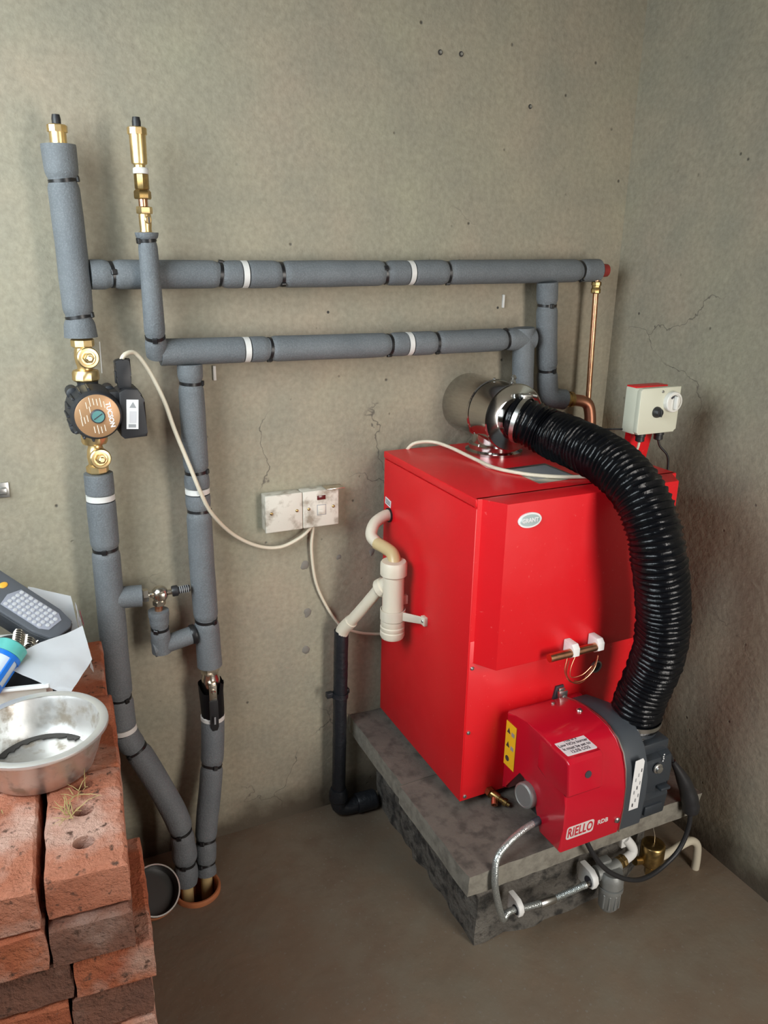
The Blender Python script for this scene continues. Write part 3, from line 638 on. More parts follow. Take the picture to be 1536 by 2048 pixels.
obj('copper_stub', lathe(nb(), [(.0078, 1.455), (.0078, 1.475)], zf, 18), 'copper', G)
G = thing('isolating_valve', 'brass screwdriver isolating valve above the thin foam pipe', 'valve', (.256, -.098, 1.41))
obj('body', lathe(nb(), [(.0105, 1.414), (.0105, 1.420), (.0100, 1.424), (.0108, 1.432), (.0108, 1.446), (.0098, 1.450)], frame((.256, -.098, 0), (0, 0, 1)), 20), 'brass', G)
for a, b2 in ((1.449, 1.461), (1.408, 1.419)): obj('nut', lathe(nb(), [(.0128, a), (.0140, a + .0015), (.0140, b2 - .0015), (.0125, b2)], frame((.256, -.098, 0), (0, 0, 1)), 6), 'brass', G)
sd = obj('screw_disc', lathe(nb(), [(.0066, 0), (.0066, .0115), (.0055, .0125)], frame((.256, -.098, 1.439), (.35, -1, 0)), 20), 'brass', G)
obj('slot', rect((.2605, -.1098, 1.439), (0, 0, 1), (.35, -1, 0), .010, .0018, .0012), 'ink', sd)

# pump with two gate valves
def gate_valve(label, x, z, up):
    A = thing('pump_valve', label, 'valve', (x, RY, z - .03), 'pump isolating valves')
    f0 = frame((x, RY, z), (0, 0, up))
    obj('top_nut', lathe(nb(), [(.0165, .016), (.0205, .019), (.0205, .030), (.0175, .033)], f0, 8), 'brass', A)
    obj('body', lathe(nb(), [(.0135, -.024), (.0135, -.018), (.0155, -.012), (.0170, 0), (.0155, .012), (.0150, .018)], f0, 22), 'brass', A)
    bo = obj('bonnet', lathe(nb(), [(.0145, 0), (.0150, .012), (.0195, .014), (.0195, .021), (.0175, .023), (.0130, .0235), (.0125, .021), (.0105, .021)], frame((x + .003, RY - .004, z), (.12, -1, 0)), 28), 'brass', A)
    obj('spindle', lathe(nb(), [(.0095, .019), (.0095, .027), (.0075, .028), (.0060, .028), (.0060, .032), (.0045, .033)], frame((x + .003, RY - .004, z), (.12, -1, 0)), 6), 'brass', bo)
    obj('union_nut', lathe(nb(), [(.0215, -.045), (.0240, -.042), (.0240, -.029), (.0220, -.025), (.0150, -.023)], f0, 10), 'brass', A)
gate_valve('brass gate valve above the circulation pump', .1345, 1.201, 1)
gate_valve('brass gate valve below the circulation pump', .1385, 1.012, -1)
P = thing('circulation_pump', 'black circulation pump with round bronze plate and terminal box on the riser', 'pump', (.137, -.06, 1.05))
PX, PZ = .138, 1.1075
obj('volute', lathe(nb(), [(.036, -.022), (.043, -.014), (.046, .0), (.046, .018), (.046, .026), (.045, .030)], frame((PX, RY, PZ), (0, -1, 0)), 40), 'cast', P)
obj('flow_neck', lathe(nb(), [(.019, 1.050), (.018, 1.068), (.022, 1.085), (.022, 1.125), (.018, 1.140), (.019, 1.158)], frame((.1365, RY, 0), (0, 0, 1)), 24), 'cast', P)
mh = obj('motor_housing', lathe(nb(), [(.048, .028), (.0475, .034), (.045, .080), (.043, .088), (.040, .093)], frame((PX, RY, PZ), (0, -1, 0)), 40), 'cast', P)
for k in range(9):
    a = radians(100 + 20 * k); d = Vector((cos(a), 0, sin(a)))
    b = nb(); box(b, (0, 0, 0), (.012, .055, .0042), .001, 1, frame(Vector((PX, RY - .055, PZ)) + d * .0435, Vector((-d.z, 0, d.x)), d)); obj('cooling_fin', b, 'cast', mh)
for a in (45, 135, 225, 315):
    d = Vector((cos(radians(a)), 0, sin(radians(a)))); obj('flange_lug', lathe(nb(), [(.011, -.004), (.011, .034), (.008, .036)], frame(Vector((PX, RY, PZ)) + d * .045, (0, -1, 0)), 14), 'cast', P)
fp = obj('face_plate', lathe(nb(), [(.0385, 0), (.0385, .0018), (.0378, .0022), (.0002, .0022)], frame((PX + .001, RY - .0925, PZ), (0, -1, 0)), 48), 'plate', P, label='round bronze name plate')
text('lettering', 'TUCSON', .0112, (PX + .0225, RY - .0952, PZ + .001), (.13, 0, -1), (0, -1, 0), 'lab', fp, .0004, 1.0, .0002)
for k in range(15):
    q = ((-.026, -.008), (-.021, -.006), (-.016, -.003), (-.010, .026), (-.004, .026), (.002, .025), (.008, .024), (-.011, .012), (-.006, -.024), (0, -.024), (.006, -.025), (.012, -.022), (-.027, .006), (-.016, .020), (.014, .020))[k]
    obj('print_line', rect((PX + q[0], RY - .0948, PZ + q[1]), (.13, 0, -1), (0, -1, 0), .012 if k % 3 else .016, .0014, .0002), 'pale', fp)
vp = obj('vent_plug', lathe(nb(), [(.0125, 0), (.0125, .0035), (.0110, .0045), (.0002, .0045)], frame((PX + .0015, RY - .0945, PZ), (0, -1, 0)), 26), 'ink', P)
obj('plug_face', lathe(nb(), [(.0104, 0), (.0104, .0012), (.0002, .0014)], frame((PX + .0015, RY - .0988, PZ), (0, -1, 0)), 26), 'teal', vp)
obj('plug_slot', rect((PX + .0015, RY - .1002, PZ), (.75, 0, .5), (0, -1, 0), .018, .0018, .0003), 'ink', vp)
tb = obj('terminal_box', prism([(-.026, -.040), (-.020, -.046), (.020, -.044), (.021, -.036), (.0205, .020), (.017, .022), (.016, .034), (.010, .044), (-.012, .046), (-.024, .040)], .066, frame((.204, RY - .016, 1.105), (0, -1, 0), (1, 0, .0)), .003), 'black', P, 30)
obj('box_bridge', bx((.165, RY - .07, 1.085), (.20, RY - .02, 1.145), .003), 'black', P)
ll = obj('wiring_label', rect((.2005, RY - .0822, 1.104), (.08, 0, 1), (0, -1, 0), .054, .021, .0005), 'lab', tb, label='white wiring label')
obj('warning_triangle', prism([(-.006, -.005), (.006, -.005), (0, .006)], .0003, frame((.2025, RY - .0829, 1.121), (0, -1, 0), (1, 0, -.1))), 'labg', ll)
obj('print_block', rect((.2010, RY - .0829, 1.099), (.08, 0, 1), (0, -1, 0), .022, .012, .0003), 'keys', ll)
obj('print_block', rect((.1985, RY - .0829, 1.083), (.08, 0, 1), (0, -1, 0), .006, .013, .0003), 'labg', ll)
CP = thing('cable_plug', 'black cable plug standing in the top of the pump terminal box', 'plug', (.193, RY - .06, 1.15))
obj('plug_body', prism([(-.011, 0), (.011, 0), (.013, .020), (.011, .024), (.014, .052), (.006, .050), (0, .053), (-.010, .051), (-.0135, .048), (-.011, .024), (-.013, .020)], .022, frame((.194, RY - .045, 1.149), (0, -1, 0), (1, 0, .02)), .002), 'black', CP)
obj('release_tab', bx((.1785, RY - .062, 1.158), (.182, RY - .050, 1.180), .001), 'black', CP)
tag(obj('pump_cable', curve([(.193, RY - .056, 1.199), (.200, RY - .054, 1.2085), (.2205, RY - .040, 1.2080), (.2445, -.092, 1.172), (.268, -.090, 1.115), (.284, -.090, 1.057), (.309, -.092, .980), (.328, -.090, .922), (.353, -.072, .869), (.402, -.040, .808), (.460, -.024, .767), (.513, -.020, .755), (.561, -.020, .771), (.586, -.020, .792), (.588, -.020, .803)], .0042, 14), 'cable'),
    'cream cable looping from the pump plug to the wall switches', 'cable')
tag(obj('supply_cable', curve([(.594, -.016, .803), (.594, -.015, .785), (.591, -.012, .734), (.600, -.010, .657), (.622, -.010, .595), (.661, -.012, .528), (.708, -.012, .498), (.760, -.012, .482), (.80, -.014, .478)], .0036, 12), 'cable'),
    'cream cable hanging from the switches and passing behind the condensate pipe', 'cable')

# bypass valve
G = thing('bypass_valve', 'nickel bypass valve with black ribbed head between the two pipes', 'valve', (.232, -.07, .68))
obj('inlet_nut', lathe(nb(), [(.0120, 0), (.0140, .002), (.0140, .012), (.0100, .014)], frame((.199, -.066, .711), (1, 0, 0)), 6), 'nickel', G)
obj('inlet_neck', line((.212, -.067, .711), (.224, -.069, .711), .0065), 'nickel', G)
b = nb(); sphere(b, (.2345, -.070, .7105), .0172, (1, 1, 1.05)); obj('body', b, 'nickel', G)
obj('body_face', bx((.226, -.0905, .702), (.243, -.080, .719), .003), 'nickel', G)
obj('spindle_neck', line((.246, -.071, .7115), (.262, -.072, .7125), .0060), 'nickel', G)
obj('adjuster_collar', lathe(nb(), [(.0105, 0), (.0115, .002), (.0115, .011), (.0090, .013)], frame((.259, -.072, .7125), (1, -.03, .05)), 20), 'black', G)
hd = obj('adjuster_head', lathe(nb(), [(.0075, 0), (.0075, .022), (.0065, .024), (.0002, .024)], frame((.272, -.0724, .7130), (1, -.03, .05)), 20), 'black', G)
for k in range(5): obj('rib', lathe(nb(), [(.0075, 0), (.0086, .0006), (.0086, .0016), (.0075, .0022)], frame((.274 + .0042 * k, -.0725, .7132), (1, -.03, .05)), 18), 'labg', hd)
obj('outlet_nut', lathe(nb(), [(.0110, 0), (.0135, .002), (.0135, .011), (.0100, .013)], frame((.2320, -.0705, .698), (0, 0, -1)), 6), 'nickel', G)
obj('copper_tail', line((.231, -.0705, .690), (.229, -.070, .662), .0085), 'copper', G)

# lever ball valve with torn black wrap
G = thing('lever_valve', 'nickel lever ball valve in torn black wrapping on the drop pipe', 'valve', (.331, -.06, .41))
obj('top_nut', lathe(nb(), [(.0185, .515), (.0205, .513), (.0205, .500), (.0185, .497)], frame((.331, -.06, 0), (0, 0, 1)), 6), 'nickel', G)
obj('body', lathe(nb(), [(.0175, .500), (.0175, .494), (.0200, .486), (.0205, .472), (.0180, .46), (.0160, .44), (.0160, .38)], frame((.331, -.061, 0), (0, 0, 1)), 24), 'nickel', G)
wp = nb(); n = 26; rings = []
for iz, (z, r) in enumerate(((.474, .0285), (.452, .0268), (.43, .0258), (.405, .0255), (.384, .0245))):
    ring = []
    for k in range(n):
        a = 2 * pi * k / n; zz = z + (.012 * noise.noise(Vector((k * 1.7, 3, 0))) if iz == 0 else 0) - (.016 if iz == 0 and abs((a - 4.5)) < .8 else 0)
        rr = r * (1 + .07 * noise.noise(Vector((k * .9, iz * .8, 5)))); ring.append(wp.verts.new((.3305 + rr * cos(a), -.062 + rr * sin(a), zz)))
    rings.append(ring)
for a, b2 in zip(rings, rings[1:]):
    for k in range(n): wp.faces.new((a[k], a[(k + 1) % n], b2[(k + 1) % n], b2[k]))
bmesh.ops.solidify(wp, geom=wp.faces[:], thickness=.0018)
obj('wrap', wp, 'black', G, 50, label='torn black wrapping')
lv = obj('lever', prism([(-.0085, .006), (.0085, .006), (.0085, -.030), (.006, -.034), (-.006, -.034), (-.0085, -.030)], .003, frame((.327, -.094, .478), (0, -1, -.05), (1, 0, 0)), .001), 'nickel', G)
obj('lever_bend', bx((.319, -.095, .480), (.335, -.078, .488), .001), 'nickel', lv)
obj('lever_nut', lathe(nb(), [(.0050, 0), (.0050, .005), (.003, .007)], frame((.327, -.096, .471), (0, -1, 0)), 6), 'nickel', lv)
gr = obj('lever_grip', prism([(-.0095, 0), (.0095, 0), (.0095, -.072), (.006, -.082), (-.006, -.082), (-.0095, -.072)], .007, frame((.3265, -.093, .448), (0, -1, -.12), (1, 0, .02)), .002), 'black', G)
obj('grip_mark', rect((.3265, -.1022, .400), (0, 0, 1), (0, -1, -.12), .020, .0035, .0004), 'labg', gr)
obj('tape_band', lathe(nb(), [(.024, .006), (.0268, .004), (.0268, -.004), (.024, -.006)], frame((.330, -.062, .386), (.06, .02, 1)), 30), 'tape', G)

# copper pieces at the right hand end
G = thing('vent_pipe', 'thin copper pipe dropping from the capped end of the upper run', 'pipe', (1.318, -.06, .96))
obj('copper_tube', curve([(1.309, -.058, 1.335), (1.310, -.060, 1.25), (1.313, -.062, 1.12), (1.316, -.064, 1.00), (1.317, -.064, .93)], .0068, 16), 'copper', G)
obj('compression_nut', lathe(nb(), [(.0095, 0), (.0115, .002), (.0115, .010), (.0100, .012), (.0100, .018), (.0118, .019), (.0118, .026), (.009, .028)], frame((1.309, -.058, 1.304), (0, 0, 1)), 8), 'bronze', G)
obj('tee_neck', line((1.310, -.055, 1.325), (1.312, -.052, 1.352), .0085), 'copperd', G)
G = thing('pipe_end_cap', 'red end cap on the copper stub beyond the upper foam pipe', 'cap', (1.33, -.05, 1.345))
obj('copper_stub', line((1.312, -.050, 1.357), (1.328, -.050, 1.357), .0135), 'copperd', G)
obj('cap', lathe(nb(), [(.0150, 0), (.0155, .003), (.0150, .016), (.0002, .017)], frame((1.326, -.050, 1.357), (1, 0, 0)), 20), 'capred', G)
G = thing('copper_bend', 'dull copper bend with brass compression nut entering the boiler', 'pipe', (1.29, -.09, .957))
obj('bend', tube(nb(), resample(chaikin([(1.215, -.067, 1.054), (1.265, -.072, 1.051), (1.295, -.078, 1.046), (1.306, -.084, 1.030), (1.309, -.09, .97), (1.309, -.09, .92)], 3), .005)[0], .0145, 18), 'copperd', G)
obj('compression_nut', lathe(nb(), [(.0165, 0), (.0195, .002), (.0195, .008), (.0175, .010), (.0175, .013), (.0195, .014), (.0195, .022), (.0160, .024)], frame((1.236, -.069, 1.053), (1, -.05, -.02)), 12), 'bronze', G)
obj('bend_socket', lathe(nb(), [(.0165, 0), (.0165, .012), (.0145, .014)], frame((1.309, -.09, .975), (0, 0, 1)), 18), 'copper', G)

# ------------------------------------------------------------------ switches on the wall
def wall_box(label, x0):
    S = thing('switch_box', label, 'switch', (x0 + .043, 0, .797), 'surface mounted switch boxes')
    obj('back_box', bx((x0 + .0015, -.027, .7985), (x0 + .0845, 0, .8815), .002), 'socket', S)
    pl = obj('face_plate', bx((x0, -.0365, .797), (x0 + .086, -.027, .883), .0025, 3), 'socket', S)
    return S, pl
S, pl = wall_box('blank square wall box with stained cream face, left of the fused switch', .4765)
for dx in (.0135, .0725): screw('screw', (.4765 + dx, -.0365, .842), (0, -1, 0), .0035, S, 'bronze')
S, pl = wall_box('stained cream fused switch box with dark neon window, right of the blank box', .5635)
for dx in (.0135, .0725): screw('screw', (.5635 + dx, -.0365, .842), (0, -1, 0), .0035, S, 'bronze')
obj('neon_window', bx((.597, -.0378, .861), (.617, -.036, .871), .0006), 'neon', S)
fh = obj('fuse_holder', bx((.598, -.0372, .826), (.617, -.036, .848), .0006), 'socket', S)
obj('holder_frame', bx((.5965, -.0368, .8245), (.6185, -.0362, .8495), .0003), 'labg', fh)
obj('fuse_tab', bx((.600, -.0390, .829), (.615, -.037, .838), .001), 'socket', fh)
tag(obj('metal_strip', bx((.618, -.042, .8835), (.662, -.010, .8855), .0006), 'nickel'), 'thin bright metal strip lying on top of the switch box', 'strip')
K2 = thing('wall_clip', 'small grey metal clip on the wall at the far left', 'clip', (-.028, 0, .925))
obj('clip_plate', bx((-.055, -.004, .932), (-.020, 0, .962), .001), 'steel', K2); obj('clip_tongue', bx((-.050, -.014, .940), (-.024, -.003, .953), .002), 'silver', K2)

# ------------------------------------------------------------------ condensate trap and black waste pipe
T = thing('condensate_trap', 'cream plastic condensate trap on a bracket beside the boiler', 'trap', (.722, -.178, .555))
tf = frame((.722, -.178, 0), (0, 0, 1))
obj('body', lathe(nb(), [(.0245, .600), (.0250, .615), (.0245, .635), (.0240, .640), (.0240, .722)], tf, 32), 'trap', T)
obj('top_nut', lathe(nb(), [(.0250, .712), (.0300, .716), (.0300, .742), (.0270, .747), (.0160, .747)], tf, 18), 'trap', T)
obj('bottom_cup', lathe(nb(), [(.0200, .560), (.0255, .562), (.0280, .568), (.0280, .578), (.0262, .580), (.0280, .583), (.0280, .590), (.0262, .592), (.0275, .595), (.0270, .606)], tf, 36), 'trap', T)
obj('strap', lathe(nb(), [(.0265, .608), (.0285, .608), (.0285, .632), (.0265, .632), (.0265, .608)], tf, 32, False), 'trap', T)
ar = obj('bracket_arm', prism([(0, -.010), (.055, -.007), (.058, .008), (.052, .010), (0, .011)], .003, frame((.735, -.200, .620), (-.62, -.42, 0), (.28, -.55, .03)), .0008), 'trap', T)
obj('bracket_foot', bx((.757, -.262, .618), (.766, -.245, .638), .001), 'trap', T)
screw('screw', (.757, -.254, .628), (-1, -.2, 0), .0032, T)
obj('clamp_lug', bx((.742, -.186, .640), (.756, -.176, .662), .002), 'trap', T)
obj('outlet_socket', lathe(nb(), [(.0165, 0), (.0180, .018), (.0215, .020), (.0215, .034), (.0190, .037), (.0165, .037)], frame((.718, -.172, .694), (-.50, .62, -.60)), 24), 'trap', T)
obj('outlet_pipe', tube(nb(), resample(chaikin([(.700, -.150, .672), (.672, -.095, .590), (.655, -.060, .545), (.652, -.054, .532), (.650, -.050, .50)], 2), .006)[0], .0135, 18), 'trap', T)
obj('pipe_elbow', tube(nb(), resample(chaikin([(.664, -.078, .567), (.655, -.060, .545), (.651, -.053, .532), (.650, -.050, .520)], 2), .004)[0], .0160, 18), 'trap', T)
tag(obj('condensate_hose', curve([(.770, -.062, .812), (.750, -.066, .812), (.722, -.074, .800), (.708, -.088, .778), (.714, -.112, .765)], .0135, 20, .004), 'trap'), 'pale corrugated hose leaving the boiler side above the trap', 'hose')
tag(obj('condensate_hose', curve([(.7125, -.108, .766), (.722, -.136, .762), (.727, -.162, .756), (.724, -.177, .738), (.722, -.178, .715)], .0145, 20, .004), 'clear'), 'yellowed clear hose bending down into the top of the trap', 'hose')
W = thing('waste_pipe', 'black tarred waste pipe standing by the wall below the condensate pipe', 'pipe', (.645, -.05, 0))
wpts, wl = resample([Vector((.650, -.050, .533)), Vector((.646, -.050, .3)), Vector((.642, -.050, .03))], .01)
obj('pipe', tube(nb(), wpts, [.0172 * (1 + .05 * noise.noise(Vector((0, i * .7, 1)))) for i in range(len(wpts))], 22, True, lambda i, a: .05 * noise.noise(Vector((cos(a) * 2, sin(a) * 2, i * .25)))), 'rubber', W)
obj('socket_collar', lathe(nb(), [(.0215, .050), (.0245, .054), (.0245, .070), (.0200, .085)], frame((.642, -.050, 0), (0, 0, 1)), 24), 'rubber', W)
obj('elbow', tube(nb(), resample(chaikin([(.642, -.050, .062), (.642, -.050, .030), (.660, -.052, .022), (.70, -.055, .022), (.742, -.057, .022)], 3), .006)[0], .0205, 20), 'rubber', W)
obj('elbow_socket', lathe(nb(), [(.0245, 0), (.0258, .004), (.0258, .05), (.0220, .055)], frame((.690, -.055, .026), (1, -.04, 0)), 24), 'rubber', W)
pc = obj('pipe_clip', lathe(nb(), [(.0180, -.006), (.0205, -.006), (.0205, .006), (.0180, .006), (.0180, -.006)], frame((.6465, -.050, .357), (.12, .1, 1)), 30, False), 'rubber', W)
obj('clip_ear', bx((.612, -.052, .354), (.629, -.038, .368), .002), 'rubber', pc)
obj('clip_ear', bx((.664, -.048, .354), (.674, -.034, .366), .002), 'rubber', pc)

# ------------------------------------------------------------------ floor ducts at the left
G = thing('floor_duct', 'terracotta duct rim in the floor round the two foam pipes', 'duct', (HC[0], HC[1], 0))
obj('rim', lathe(nb(), [(.0485, -.20), (.0485, -.005), (.0525, 0), (.0530, .010), (.0515, .013), (.0480, .013), (.0455, .010), (.0455, -.20)], frame((HC[0], HC[1], 0), (0, 0, 1)), 48, False), 'terra', G)
tag(obj('carrier_pipe', line((.233, -.139, .028), (.232, -.143, -.15), .0135, 18), 'plaspipe'), 'beige plastic pipe end under the left foam pipe in the duct', 'pipe')
tag(obj('carrier_pipe', line((.280, -.128, .028), (.278, -.134, -.15), .0135, 18), 'plaspipe'), 'beige plastic pipe end under the right foam pipe in the duct', 'pipe')
G = thing('pipe_offcut', 'open offcut of dark pipe lying behind the brick stack', 'pipe', (.13, -.19, 0))
pf = frame((.160, -.175, .060), (.25, -.62, .74))
obj('shell', lathe(nb(), [(.054, -.028), (.054, -.002), (.0545, 0), (.0515, 0), (.050, -.004), (.050, -.028)], pf, 44, False), 'darkpipe', G)
obj('rim', lathe(nb(), [(.0548, -.003), (.0553, 0), (.0545, .0014), (.0515, .0014), (.0508, 0)], pf, 44, False), 'silver', G)
obj('bottom', lathe(nb(), [(.0535, -.030), (.0535, -.027)], pf, 40), 'darkpipe', G)
obj('outer_sleeve', lathe(nb(), [(.0545, -.030), (.0565, -.028), (.0565, -.010), (.0545, -.008)], pf, 44, False), 'terra', G)

# ------------------------------------------------------------------ oil line at the foot of the plinth
O = thing('oil_hose', 'braided steel oil hose looping from the burner over the slab edge', 'hose', (.79, -.60, .11))
obj('hose', curve([(.868, -.580, .322), (.852, -.583, .317), (.815, -.590, .314), (.775, -.598, .303), (.746, -.606, .285), (.735, -.618, .255), (.738, -.620, .22), (.752, -.616, .17), (.766, -.610, .132), (.773, -.606, .122), (.785, -.602, .130), (.805, -.600, .128), (.835, -.600, .122), (.872, -.600, .117)], .0068, 14, .004), 'braid', O)
obj('crimp_ferrule', lathe(nb(), [(.0075, 0), (.0085, .002), (.0085, .018), (.0070, .020)], frame((.842, -.5845, .3155), (1, .1, .10)), 16), 'ink', O)
obj('tail_pipe', curve([(.860, -.582, .318), (.874, -.578, .322), (.880, -.572, .335)], .0035, 10, .003), 'nickel', O)
obj('spring_guard', ribbed([(.868, -.600, .1175), (.90, -.600, .1155), (.945, -.600, .1165), (.985, -.600, .1195)], .0080, .0042, .0022, 14, 6, 0), 'braid', O)
obj('ferrule', lathe(nb(), [(.0085, 0), (.0095, .002), (.0095, .036), (.0085, .038)], frame((.866, -.600, .1178), (1, 0, -.05)), 16), 'silver', O)
obj('end_nut', lathe(nb(), [(.0055, 0), (.0055, .014), (.0095, .015), (.0095, .022)], frame((.982, -.600, .1190), (1, 0, .08)), 8), 'nickel', O)
def pclip(label, x, y, z, s=1):
    A = thing('pipe_clip', label, 'clip', (x, y, z - .02), 'white plastic pipe clips')
    obj('block', prism([(0, -.020), (.020, -.020), (.040, -.012), (.044, 0), (.040, .012), (.028, .020), (0, .020)], .014 * s, Matrix(((0, 0, 1, x - .007), (-s, 0, 0, y + .030 * s), (0, s, 0, z), (0, 0, 0, 1))), .003), 'clip', A)
    obj('bore', disc((x + .0072 * s, y, z), (1, 0, 0), .0105 * s, .0008, 22), 'ink', A); obj('bore', disc((x - .0072 * s, y, z), (-1, 0, 0), .0105 * s, .0008, 22), 'ink', A)
pclip('white plastic clip holding the braided hose near the plinth corner', .812, -.601, .128, 1.0)
pclip('white plastic clip at the inlet of the grey oil filter', 1.003, -.597, .122, 1.15)
O = thing('oil_filter', 'grey metal oil filter bowl hanging at the foot of the plinth', 'filter', (1.052, -.605, .035))
of = frame((1.052, -.605, 0), (0, 0, 1))
obj('head', lathe(nb(), [(.022, .098), (.0265, .102), (.0265, .118), (.0255, .128), (.022, .134), (.0002, .135)], of, 28), 'zinc', O)
obj('inlet_boss', lathe(nb(), [(.0165, 0), (.0165, .030)], frame((1.052, -.590, .124), (-1, .1, 0)), 20), 'zinc', O)
obj('top_lug', bx((1.036, -.588, .120), (1.066, -.568, .146), .004), 'zinc', O)
obj('outlet_boss', lathe(nb(), [(.0150, 0), (.0150, .030), (.0125, .032)], frame((1.052, -.592, .124), (1, .1, .1)), 20), 'zinc', O)
obj('bowl', lathe(nb(), [(.0002, .036), (.017, .037), (.0215, .044), (.0240, .088), (.0275, .090), (.0275, .098), (.022, .099)], of, 28), 'zinc', O)
for k in range(6):
    a = radians(200 + 32 * k); b = nb(); d = Vector((cos(a), sin(a), 0)); box(b, (0, 0, 0), (.003, .004, .036), .0008, 1, frame(Vector((1.052, -.605, .066)) + d * .0232, (0, 0, 1), d)); obj('bowl_rib', b, 'zinc', O)
obj('outlet_nut', lathe(nb(), [(.0125, 0), (.0140, .002), (.0140, .011), (.0125, .013), (.0140, .015), (.0140, .022)], frame((1.080, -.588, .127), (1, .12, .08)), 8), 'bronze', O)
O = thing('oil_elbow', 'white plastic oil pipe elbow and clip between the filter and the brass valve', 'fitting', (1.12, -.58, .10))
obj('elbow', tube(nb(), resample(chaikin([(1.100, -.586, .129), (1.125, -.582, .132), (1.132, -.580, .140), (1.126, -.575, .155), (1.112, -.57, .172)], 2), .004)[0], .0110, 16), 'clip', O)
obj('clip_tab', bx((1.100, -.575, .150), (1.122, -.552, .180), .003), 'clip', O)
O = thing('fire_valve', 'round brass fire valve with a wire standing by the plinth', 'valve', (1.180, -.590, .07))
obj('body', lathe(nb(), [(.010, .085), (.012, .092), (.0255, .100), (.0265, .104), (.0265, .146), (.0245, .149), (.0225, .1500), (.012, .1508), (.0002, .151)], frame((1.180, -.590, 0), (0, 0, 1)), 36), 'bronze', O)
obj('base_tee', line((1.135, -.585, .113), (1.205, -.588, .100), .0095), 'bronze', O)
obj('lower_nut', lathe(nb(), [(.010, .066), (.012, .068), (.012, .086)], frame((1.180, -.590, 0), (0, 0, 1)), 6), 'bronze', O)
obj('trip_wire', curve([(1.183, -.590, .147), (1.182, -.588, .17), (1.176, -.585, .195), (1.175, -.59, .225)], .0010, 6), 'steel', O)
tag(obj('supply_pipe', curve([(1.198, -.588, .098), (1.230, -.583, .094), (1.262, -.578, .092), (1.300, -.574, .094), (1.325, -.572, .090), (1.345, -.572, .070), (1.352, -.572, .03), (1.352, -.572, -.01)], .0095, 14), 'cable'), 'cream coated oil pipe running from the brass valve to the floor', 'pipe')
tag(obj('burner_lead', curve([(.944, -.615, .292), (.947, -.628, .268), (.968, -.634, .228), (.996, -.636, .190), (1.030, -.640, .160), (1.066, -.644, .139), (1.102, -.642, .125), (1.140, -.638, .122), (1.176, -.634, .130), (1.208, -.632, .148), (1.228, -.630, .178), (1.237, -.628, .215), (1.234, -.625, .25)], .0052, 14), 'black'),
    'black power lead looping below the burner in front of the filter', 'cable')
G = thing('lead_connector', 'black moulded connector on the lead hanging right of the burner', 'plug', (1.22, -.62, .24))
obj('connector', tube(nb(), resample(catmull([(1.236, -.627, .240), (1.232, -.624, .270), (1.218, -.618, .310), (1.200, -.612, .345), (1.182, -.605, .375)]), .006)[0], [.011, .0175, .0185, .019, .019, .0185, .019, .019, .0185, .018, .017, .0165, .016, .016, .0155, .015, .014, .013, .012, .011, .010, .009, .008, .007, .006][:27] + [.006] * 10, 16), 'black', G)
obj('thin_lead', curve([(1.182, -.605, .375), (1.168, -.605, .40), (1.150, -.60, .425), (1.135, -.59, .44)], .0035, 10), 'black', G)

# ------------------------------------------------------------------ brick stack
def brick_mesh(name, holes, seed):
    L, W, H = .213, .1015, .0640; pts = []
    random.seed(seed)
    for (x0, y0), (x1, y1) in (((0, 0), (W, 0)), ((W, 0), (W, L)), ((W, L), (0, L)), ((0, L), (0, 0))):
        k = 12 if abs(x1 - x0) > 0 else 20
        pts += [(x0 + (x1 - x0) * j / k, y0 + (y1 - y0) * j / k) for j in range(k)]
    bm = nb(); rings = []
    cx, cy = W / 2, L / 2; m = len(pts)
    for iz, (z, ins) in enumerate(((0, .0035), (.004, .0004), (.020, 0), (.042, 0), (H - .004, .0006), (H, .0040))):
        ring = []
        for j, (x, y) in enumerate(pts):
            q = Vector((x, y, z)); i2 = ins
            if iz in (0, 5): i2 += max(0, noise.noise(Vector((x * 40 + seed, y * 40, iz)))) * .010
            fx = (x - cx) / cx; fy = (y - cy) / cy
            dx = -i2 * (1 if fx > .98 else -1 if fx < -.98 else 0); dy = -i2 * (1 if fy > .98 else -1 if fy < -.98 else 0)
            d = noise.noise_vector(Vector((x * 45 + seed * 3, y * 45, z * 45))) * .0026
            ring.append(bm.verts.new((x + dx + d.x, y + dy + d.y, z + (d.z * .4 if 0 < iz < 5 else 0))))
        rings.append(ring)
    for a, b in zip(rings, rings[1:]):
        for k in range(m): bm.faces.new((a[k], a[(k + 1) % m], b[(k + 1) % m], b[k]))
    es = [bm.edges.get((rings[-1][k], rings[-1][(k + 1) % m])) for k in range(m)]
    if holes:
        for hy in (.056, .122, .180)[:holes]:
            c = [bm.verts.new((cx - .002 + .0125 * cos(2 * pi * k / 16) * 1.15, hy + .0125 * sin(2 * pi * k / 16), H)) for k in range(16)]
            es += [bm.edges.new((c[k], c[(k + 1) % 16])) for k in range(16)]
            lo = [bm.verts.new((cx - .002 + (v.co.x - cx + .002) * .9, hy + (v.co.y - hy) * .9, .010)) for v in c]
            for k in range(16): bm.faces.new((c[k], c[(k + 1) % 16], lo[(k + 1) % 16], lo[k]))
            bm.faces.new(lo)
    bmesh.ops.triangle_fill(bm, use_beauty=True, edges=es)
    bmesh.ops.triangulate(bm, faces=[bm.faces.new(list(reversed(rings[0])))])
    bmesh.ops.recalc_face_normals(bm, faces=bm.faces)
    me = bpy.data.meshes.new(name); bm.to_mesh(me); bm.free()
    for p in me.polygons: p.use_smooth = True
    me.set_sharp_from_angle(angle=radians(24)); me.materials.append(M['brick']); return me
BM = [brick_mesh('brick_holed', 3, 3), brick_mesh('brick_plain', 0, 11), brick_mesh('brick_worn', 0, 23)]
